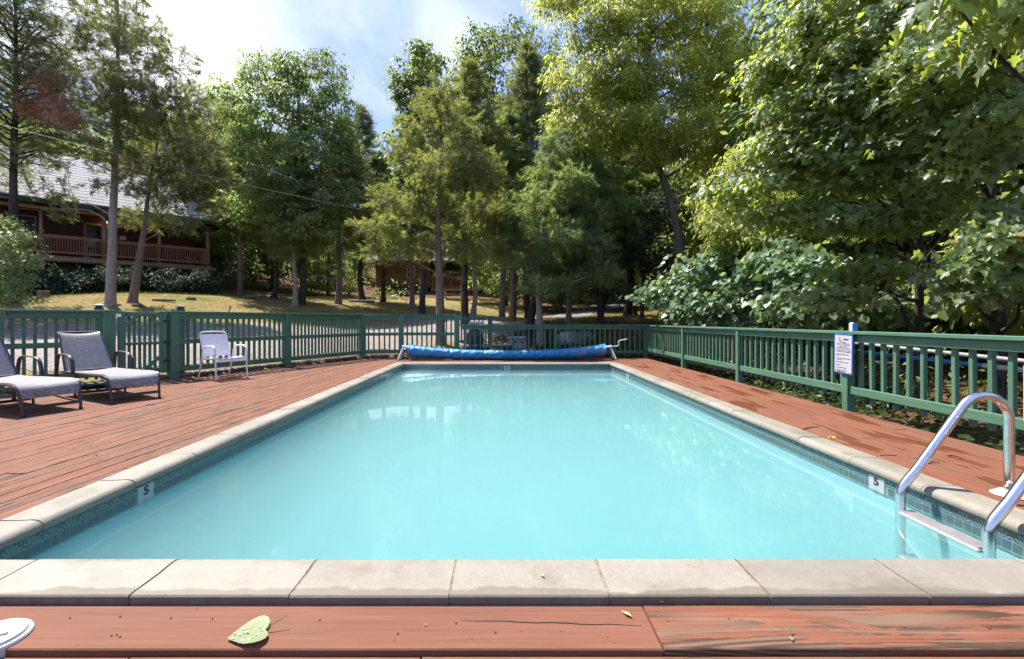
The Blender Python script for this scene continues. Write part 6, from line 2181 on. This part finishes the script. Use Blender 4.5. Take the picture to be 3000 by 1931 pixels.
# ------------------------------------------------------------------ cables
def cable(p0, p1, sag, r, m, label):
    n = 40
    P = [Vector(p0).lerp(Vector(p1), i / n) - Vector((0, 0, sag * 4 * (i / n) * (1 - i / n))) for i in range(n + 1)]
    o = MB().tube(P, r, 5).build('utility_cable', MT[m], None, Matrix.Identity(4))
    tag(o, label, 'cable', 'overhead cables on the left')


MT['cable_pale'] = plain('pale_cable', (.13, .13, .135), .6, bump=0)
MT['cable_dark'] = plain('grey_cable', (.22, .22, .23), .5, bump=0)
cable(at(-400, 258, 12), at(1100, 622, 19.5), .16, .0070, 'cable_pale', 'thick pale overhead cable crossing in front of the cabin roof')
cable(at(-300, -10, 15), at(1040, 585, 24), .5, .010, 'cable_dark', 'thin upper overhead cable running through the big cedar crown')
cable(at(-200, 360, 13), at(560, 560, 24.5), .2, .009, 'cable_dark', 'short thin cable from the left edge to the cabin porch')
cable(at(200, 20, 22), at(860, 290, 27), .2, .011, 'cable_dark', 'thin cable glimpsed against the white cloud beside the big cedar')

# ------------------------------------------------------------------ small things
# surveyor stake with pink ribbon
q = at(669, 922, 17.0)
sz = ground(q.x, 17.0)
Mq = ML((q.x, 17.0, sz))
sk = thing('marker_stake', 'thin wooden stake with a pink ribbon on the grass beyond the fence', 'stake', Mq)
top = at(0, 893, 17).z - sz
MB().bar((-.03, 0, -.05), (.05, 0, top - .06), .03, .03).build('stake', MT['log_wood'], sk, Mq)
MB().add([(.04, -.02, top - .12), (.10, -.02, top), (.13, -.02, top - .10), (.09, -.02, top - .16), (.04, -.01, top - .12), (.10, -.01, top), (.13, -.01, top - .10), (.09, -.01, top - .16)], [(0, 1, 2, 3), (7, 6, 5, 4), (0, 4, 5, 1), (1, 5, 6, 2), (2, 6, 7, 3), (3, 7, 4, 0)]).build('ribbon', plain('pink_ribbon', (.75, .20, .28), .5), sk, Mq)
# stump, stones, logs on the slope
q = at(127, 868, 20.0)
o = MB().lathe([(.24, -.1), (.21, .05), (.20, .28), (.18, .30), (0, .29)], n=14).build('tree_stump', MT['bark_cedar'], None, ML((q.x, q.y, ground(q.x, q.y))), smooth=40)
tag(o, 'low cut stump before the dark bushes at the left of the porch', 'stump')
for (px, py, Y, L, r, yaw, lab) in [(480, 881, 20.5, .9, .06, .2, 'grey weathered board lying in the grass right of the two cedar trunks'), (1060, 878, 29, 1.6, .10, .1, 'grey fallen log left of the log cabin'), (740, 872, 26, 1.3, .08, -.3, 'dark log lying on the slope right of the cabin'), (1560, 948, 18.0, .9, .05, .3, 'dark fallen branch on the leaf litter behind the heater')]:
    q = at(px, py, Y)
    bb = MB().tube([(-L / 2, 0, r), (0, .03, r * 1.1), (L / 2, 0, r * .9)], [r, r * 1.05, r * .8], 7)
    tag(bb.build('fallen_log', MT['bark_grey'], None, ML((q.x, q.y, ground(q.x, q.y)), yaw), smooth=50), lab, 'log')
for (px, py, Y, s, lab) in [(402, 884, 19.0, .18, 'small grey rock at the foot of the leaning cedar'), (345, 890, 18.7, .12, 'little rock beside the pale cedar trunk'), (560, 884, 22, .2, 'flat grey rock in the grass before the porch corner')]:
    q = at(px, py, Y)
    bb = MB().box((0, 0, s * .3), (s * 2, s * 1.5, s * .9), None, s * .35)
    tag(bb.build('rock', MT['stone'], None, ML((q.x, q.y, ground(q.x, q.y)), .4)), lab, 'rock')
# skimmer lid at the lower left
Mv = ML((-1.645, 1.495, .020)) @ Matrix.Diagonal((.80, .80, 1.25, 1))
sm = thing('skimmer_lid', 'round white skimmer lid on the deck at the lower left corner', 'lid', Mv)
MB().lathe([(.118, -.06), (.120, .010), (.116, .014), (.104, .014)], n=40).build('collar', MT['white_plastic'], sm, Mv, smooth=40)
MB().lathe([(.103, .006), (.105, .016), (.101, .021), (.02, .023), (0, .0232)], n=40).build('cover_disc', MT['white_plastic'], sm, Mv, smooth=40)
MB().box((.035, -.01, .0235), (.055, .016, .004), Matrix.Rotation(R(24), 3, 'Z'), .0015).build('finger_slot', MT['frame_grey'], sm, Mv)
# fallen leaf, wet
def drop_leaf(name, px, py, z, L, yaw, shape, m, lab, tilt=0.05, stem=True, curl=.10):
    q = Vector(((px - CX) / F, 1, -(py - CY) / F))
    t = (CAMZ - z) / -q.z
    p = Vector((q.x * t, q.y * t, z))
    tv, tf = LEAF[shape]
    vs = [(x * L, y * L - L * .5, (zc * .8 + curl * (abs(x) ** 2 * 2 + (y - .5) ** 2 * .5)) * L + .003) for x, y, zc in tv]
    b0 = min(v[2] for v in vs)
    vs = [(x, y, zc - b0 + .003) for x, y, zc in vs]
    Mq = ML(p, yaw) @ Matrix.Rotation(tilt, 4, 'X')
    r = thing(name, lab, 'leaf', ML(p, yaw))
    me = MB().add(vs, tf).build('blade', m, r, Mq, smooth=True)
    sol = bpy.data.meshes
    if stem:
        MB().tube([(0, -L * .42, .006), (.01 * L, -L * .62, .02), (.03 * L, -L * .95, .035)], .0016, 5).build('stem', MT['print_green'], r, Mq)
    return r, Mq


_out = [(0, .10), (.10, .03), (.22, .0), (.34, .06), (.41, .17), (.43, .30), (.40, .44), (.34, .58), (.25, .72), (.14, .87), (.05, .98), (0, 1.04)]
_ol = _out + [(-x, y) for x, y in reversed(_out[1:-1])]
_sp = [(0, .10 + .94 * i / 11) for i in range(12)]
LEAF['big'] = ([(x * 1.40, y, .05 * abs(x) ** 1.2 - .03 * max(0, y - .6) + .012 * math.sin(9 * y + 3 * x)) for x, y in _ol] + [(0, y, -.012) for x, y in _sp],
               [(i, i + 1, 22 + i + 1) for i in range(0, 11)] + [(i, 22 + i + 1, 22 + i) for i in range(1, 11)] + [((22 - i) % 22, 22 + i + 1, (22 - i - 1) % 22) for i in range(0, 11)] + [((22 - i) % 22, 22 + i, 22 + i + 1) for i in range(1, 11)])
MT['wet_leaf'] = leaf_mat('wet_pale_leaf', (.20, .235, .105), (.26, .29, .14), (.25, .30, .10), .15, .35, .4)
MT['yellow_leaf'] = leaf_mat('yellow_leaf', (.45, .42, .10), (.60, .55, .18), (.5, .5, .1), .2, .45, .3)
r, Mq = drop_leaf('fallen_leaf', 730, 1860, .031, .118, R(112), 'big', MT['wet_leaf'], 'large pale green leaf with water drops on the nearest board', .0)
rg = np.random.default_rng(2)
bb = MB()
for i in range(34):
    a, rr_ = rg.random() * 6.28, rg.random() ** .5 * .042
    x, y = rr_ * math.cos(a), rr_ * math.sin(a) * 1.15
    s = .0016 + .0028 * rg.random()
    bb.lathe([(s, 0), (s * .85, s * .4), (s * .4, s * .68), (0, s * .74)], (x, y, .0085), 6)
m, k = newmat('water_drop')
k.out(bsdf(k, (.8, .85, .8), .03, .6, 0, None, **{'Alpha': .55}))
MT['drop'] = m
o = bb.build('water_drops', MT['drop'], r, Mq, smooth=True)
o['kind'] = 'stuff'
drop_leaf('fallen_leaf', 1835, 1801, .030, .048, R(35), 'willow', MT['yellow_leaf'], 'small narrow yellow green leaf near the board joint', .0, False)
drop_leaf('fallen_leaf', 1588, 1687, CT + .004, .030, R(25), 'willow', MT['yellow_leaf'], 'tiny leaf on the pale patch of the near coping', .0, False)
drop_leaf('fallen_leaf', 2318, 1874, .030, .034, R(160), 'oval', MT['wet_leaf'], 'small curled green leaf on the peeling board at the lower right', .2, True, .5)
drop_leaf('fallen_leaf', 1245, 1832, .030, .014, R(100), 'oval', MT['wet_leaf'], 'speck of green leaf on the middle of the nearest board', .1, False, .3)
drop_leaf('fallen_leaf', 1932, 1764, .031, .030, R(70), 'willow', MT['yellow_leaf'], 'bright yellow sprig at the back edge of the near coping', .3, False, .5)
q = at(0, 0, 1)
# yellow blossom and twigs on the right walk
def deck_pt(px, py, z=0.003):
    t = (CAMZ - z) / ((py - CY) / F)
    return Vector(((px - CX) / F * t, t, z))


p = deck_pt(2442, 1284)
rg = np.random.default_rng(9)
bt = thing('yellow_catkin', 'bright yellow sprig on the right walk beside the coping', 'sprig', ML(p))
Pp = rg.normal(0, .018, (26, 3)) * [1.4, .7, 0] + [0, 0, .006]
V, Fc = leaves_np(Pp, rg.normal(size=Pp.shape) * [1, 1, .2], rg.normal(0, .4, Pp.shape) + [0, 0, 1], .022 * np.ones(26), 'willow')
obj('petals', np_mesh('petals', V, Fc, MT['print_yellow']), bt, ML(p))
for i, (px0, py0, px1, py1, lab) in enumerate([(2776, 1336, 2820, 1342, 'short dark twig on the right walk left of the ladder arch'), (2716, 1358, 2756, 1356, 'thin straight twig on the right walk'), (2340, 1262, 2400, 1250, 'pale twig lying on the right coping'), (398, 1162, 440, 1159, 'dark twig on the left deck by the front lounger leg'), (428, 1187, 456, 1187, 'small dark twig on the left deck between the loungers')]):
    a, b_ = deck_pt(px0, py0, .006), deck_pt(px1, py1, .006)
    mid = a.lerp(b_, .45) + Vector((.01, .03, .004))
    tag(MB().tube([a, mid, b_], [.004, .005, .002], 5).build('twig', MT['bark_dark'], None, Matrix.Identity(4)), lab, 'twig')
# nails in the near boards, and holes
for px, py in [(205, 1811), (352, 1807), (501, 1812), (622, 1813), (327, 1863), (342, 1860), (352, 1866), (937, 1817), (1165, 1858), (2135, 1650 + 165), (1336, 1827), (1452, 1854), (2650, 1840), (2900, 1845), (315, 1333), (1957, 1822)]:
    p = deck_pt(px, py, .028 if py > 1700 else 0)
    MB().lathe([(.0026, .0), (.0026, .0030), (0, .0030)], n=8).build('nail', MT['black'], deck, ML(p))
# stray vine sprouts by the gate post
for (px, py, n, lab) in [(482, 1105, 40, 'green weed sprouting by the gate post'), (856, 1068, 22, 'small weed at the foot of the middle fence post')]:
    p = deck_pt(px, py)
    p += Vector((-.12, .08, 0))
    rg = np.random.default_rng(px)
    Pp = rg.normal(0, .07, (n, 3)) * [1.3, .6, .5] + [0, 0, .07]
    V, Fc = leaves_np(Pp, rg.normal(size=Pp.shape) + [0, 0, .4], rg.normal(size=Pp.shape) + [0, 0, .8], .075 * np.ones(n), 'oval')
    wdd = MB().tube([(0, 0, -.05), (.02, 0, .08)], .004, 4)
    t = thing('weed', lab, 'weed', ML(p))
    wdd.build('stem', MT['print_green'], t, ML(p))
    obj('leaves', np_mesh('leaves', V, Fc, MT['leaf_yellow']), t, ML(p))

# long split in the near board and litter caught on the deck
P0 = [deck_pt(1350 + i * 44, 1817 + 1.3 * i + 1.5 * math.sin(i * 1.7), .0283) for i in range(13)]
MB().tube(P0, [.0004 + .0012 * math.sin(PI * (i + .3) / 13) for i in range(13)], 4).build('board_split', MT['black'], deck, Matrix.Identity(4))
rg = np.random.default_rng(44)
LP = []
for i in range(260):
    u = rg.random()
    if u < .55: x, y, z = -2.65 - 3.6 * rg.random() ** 1.2, 2.0 + 9 * rg.random(), .003
    elif u < .85: x, y, z = 2.9 + 1.15 * rg.random() ** .7, 2.0 + 9.5 * rg.random(), .003
    else: x, y, z = -1.6 + 3.2 * rg.random(), 1.47 + .2 * rg.random(), .0305
    if x < -5.6 and y > 7.6: continue
    LP.append((x, y, z))
LP = np.array(LP)
V, Fc = leaves_np(LP, rg.normal(size=LP.shape) * [1, 1, .1], rg.normal(0, .35, LP.shape) + [0, 0, 1], np.where(LP[:, 2] > .02, .007, .024) * (.5 + rg.random(len(LP))), 'oval')
V[:, 2] = np.maximum(V[:, 2], .0015)
tag(obj('deck_litter', np_mesh('deck_litter', V, Fc, MT['litter'])), kind='stuff')
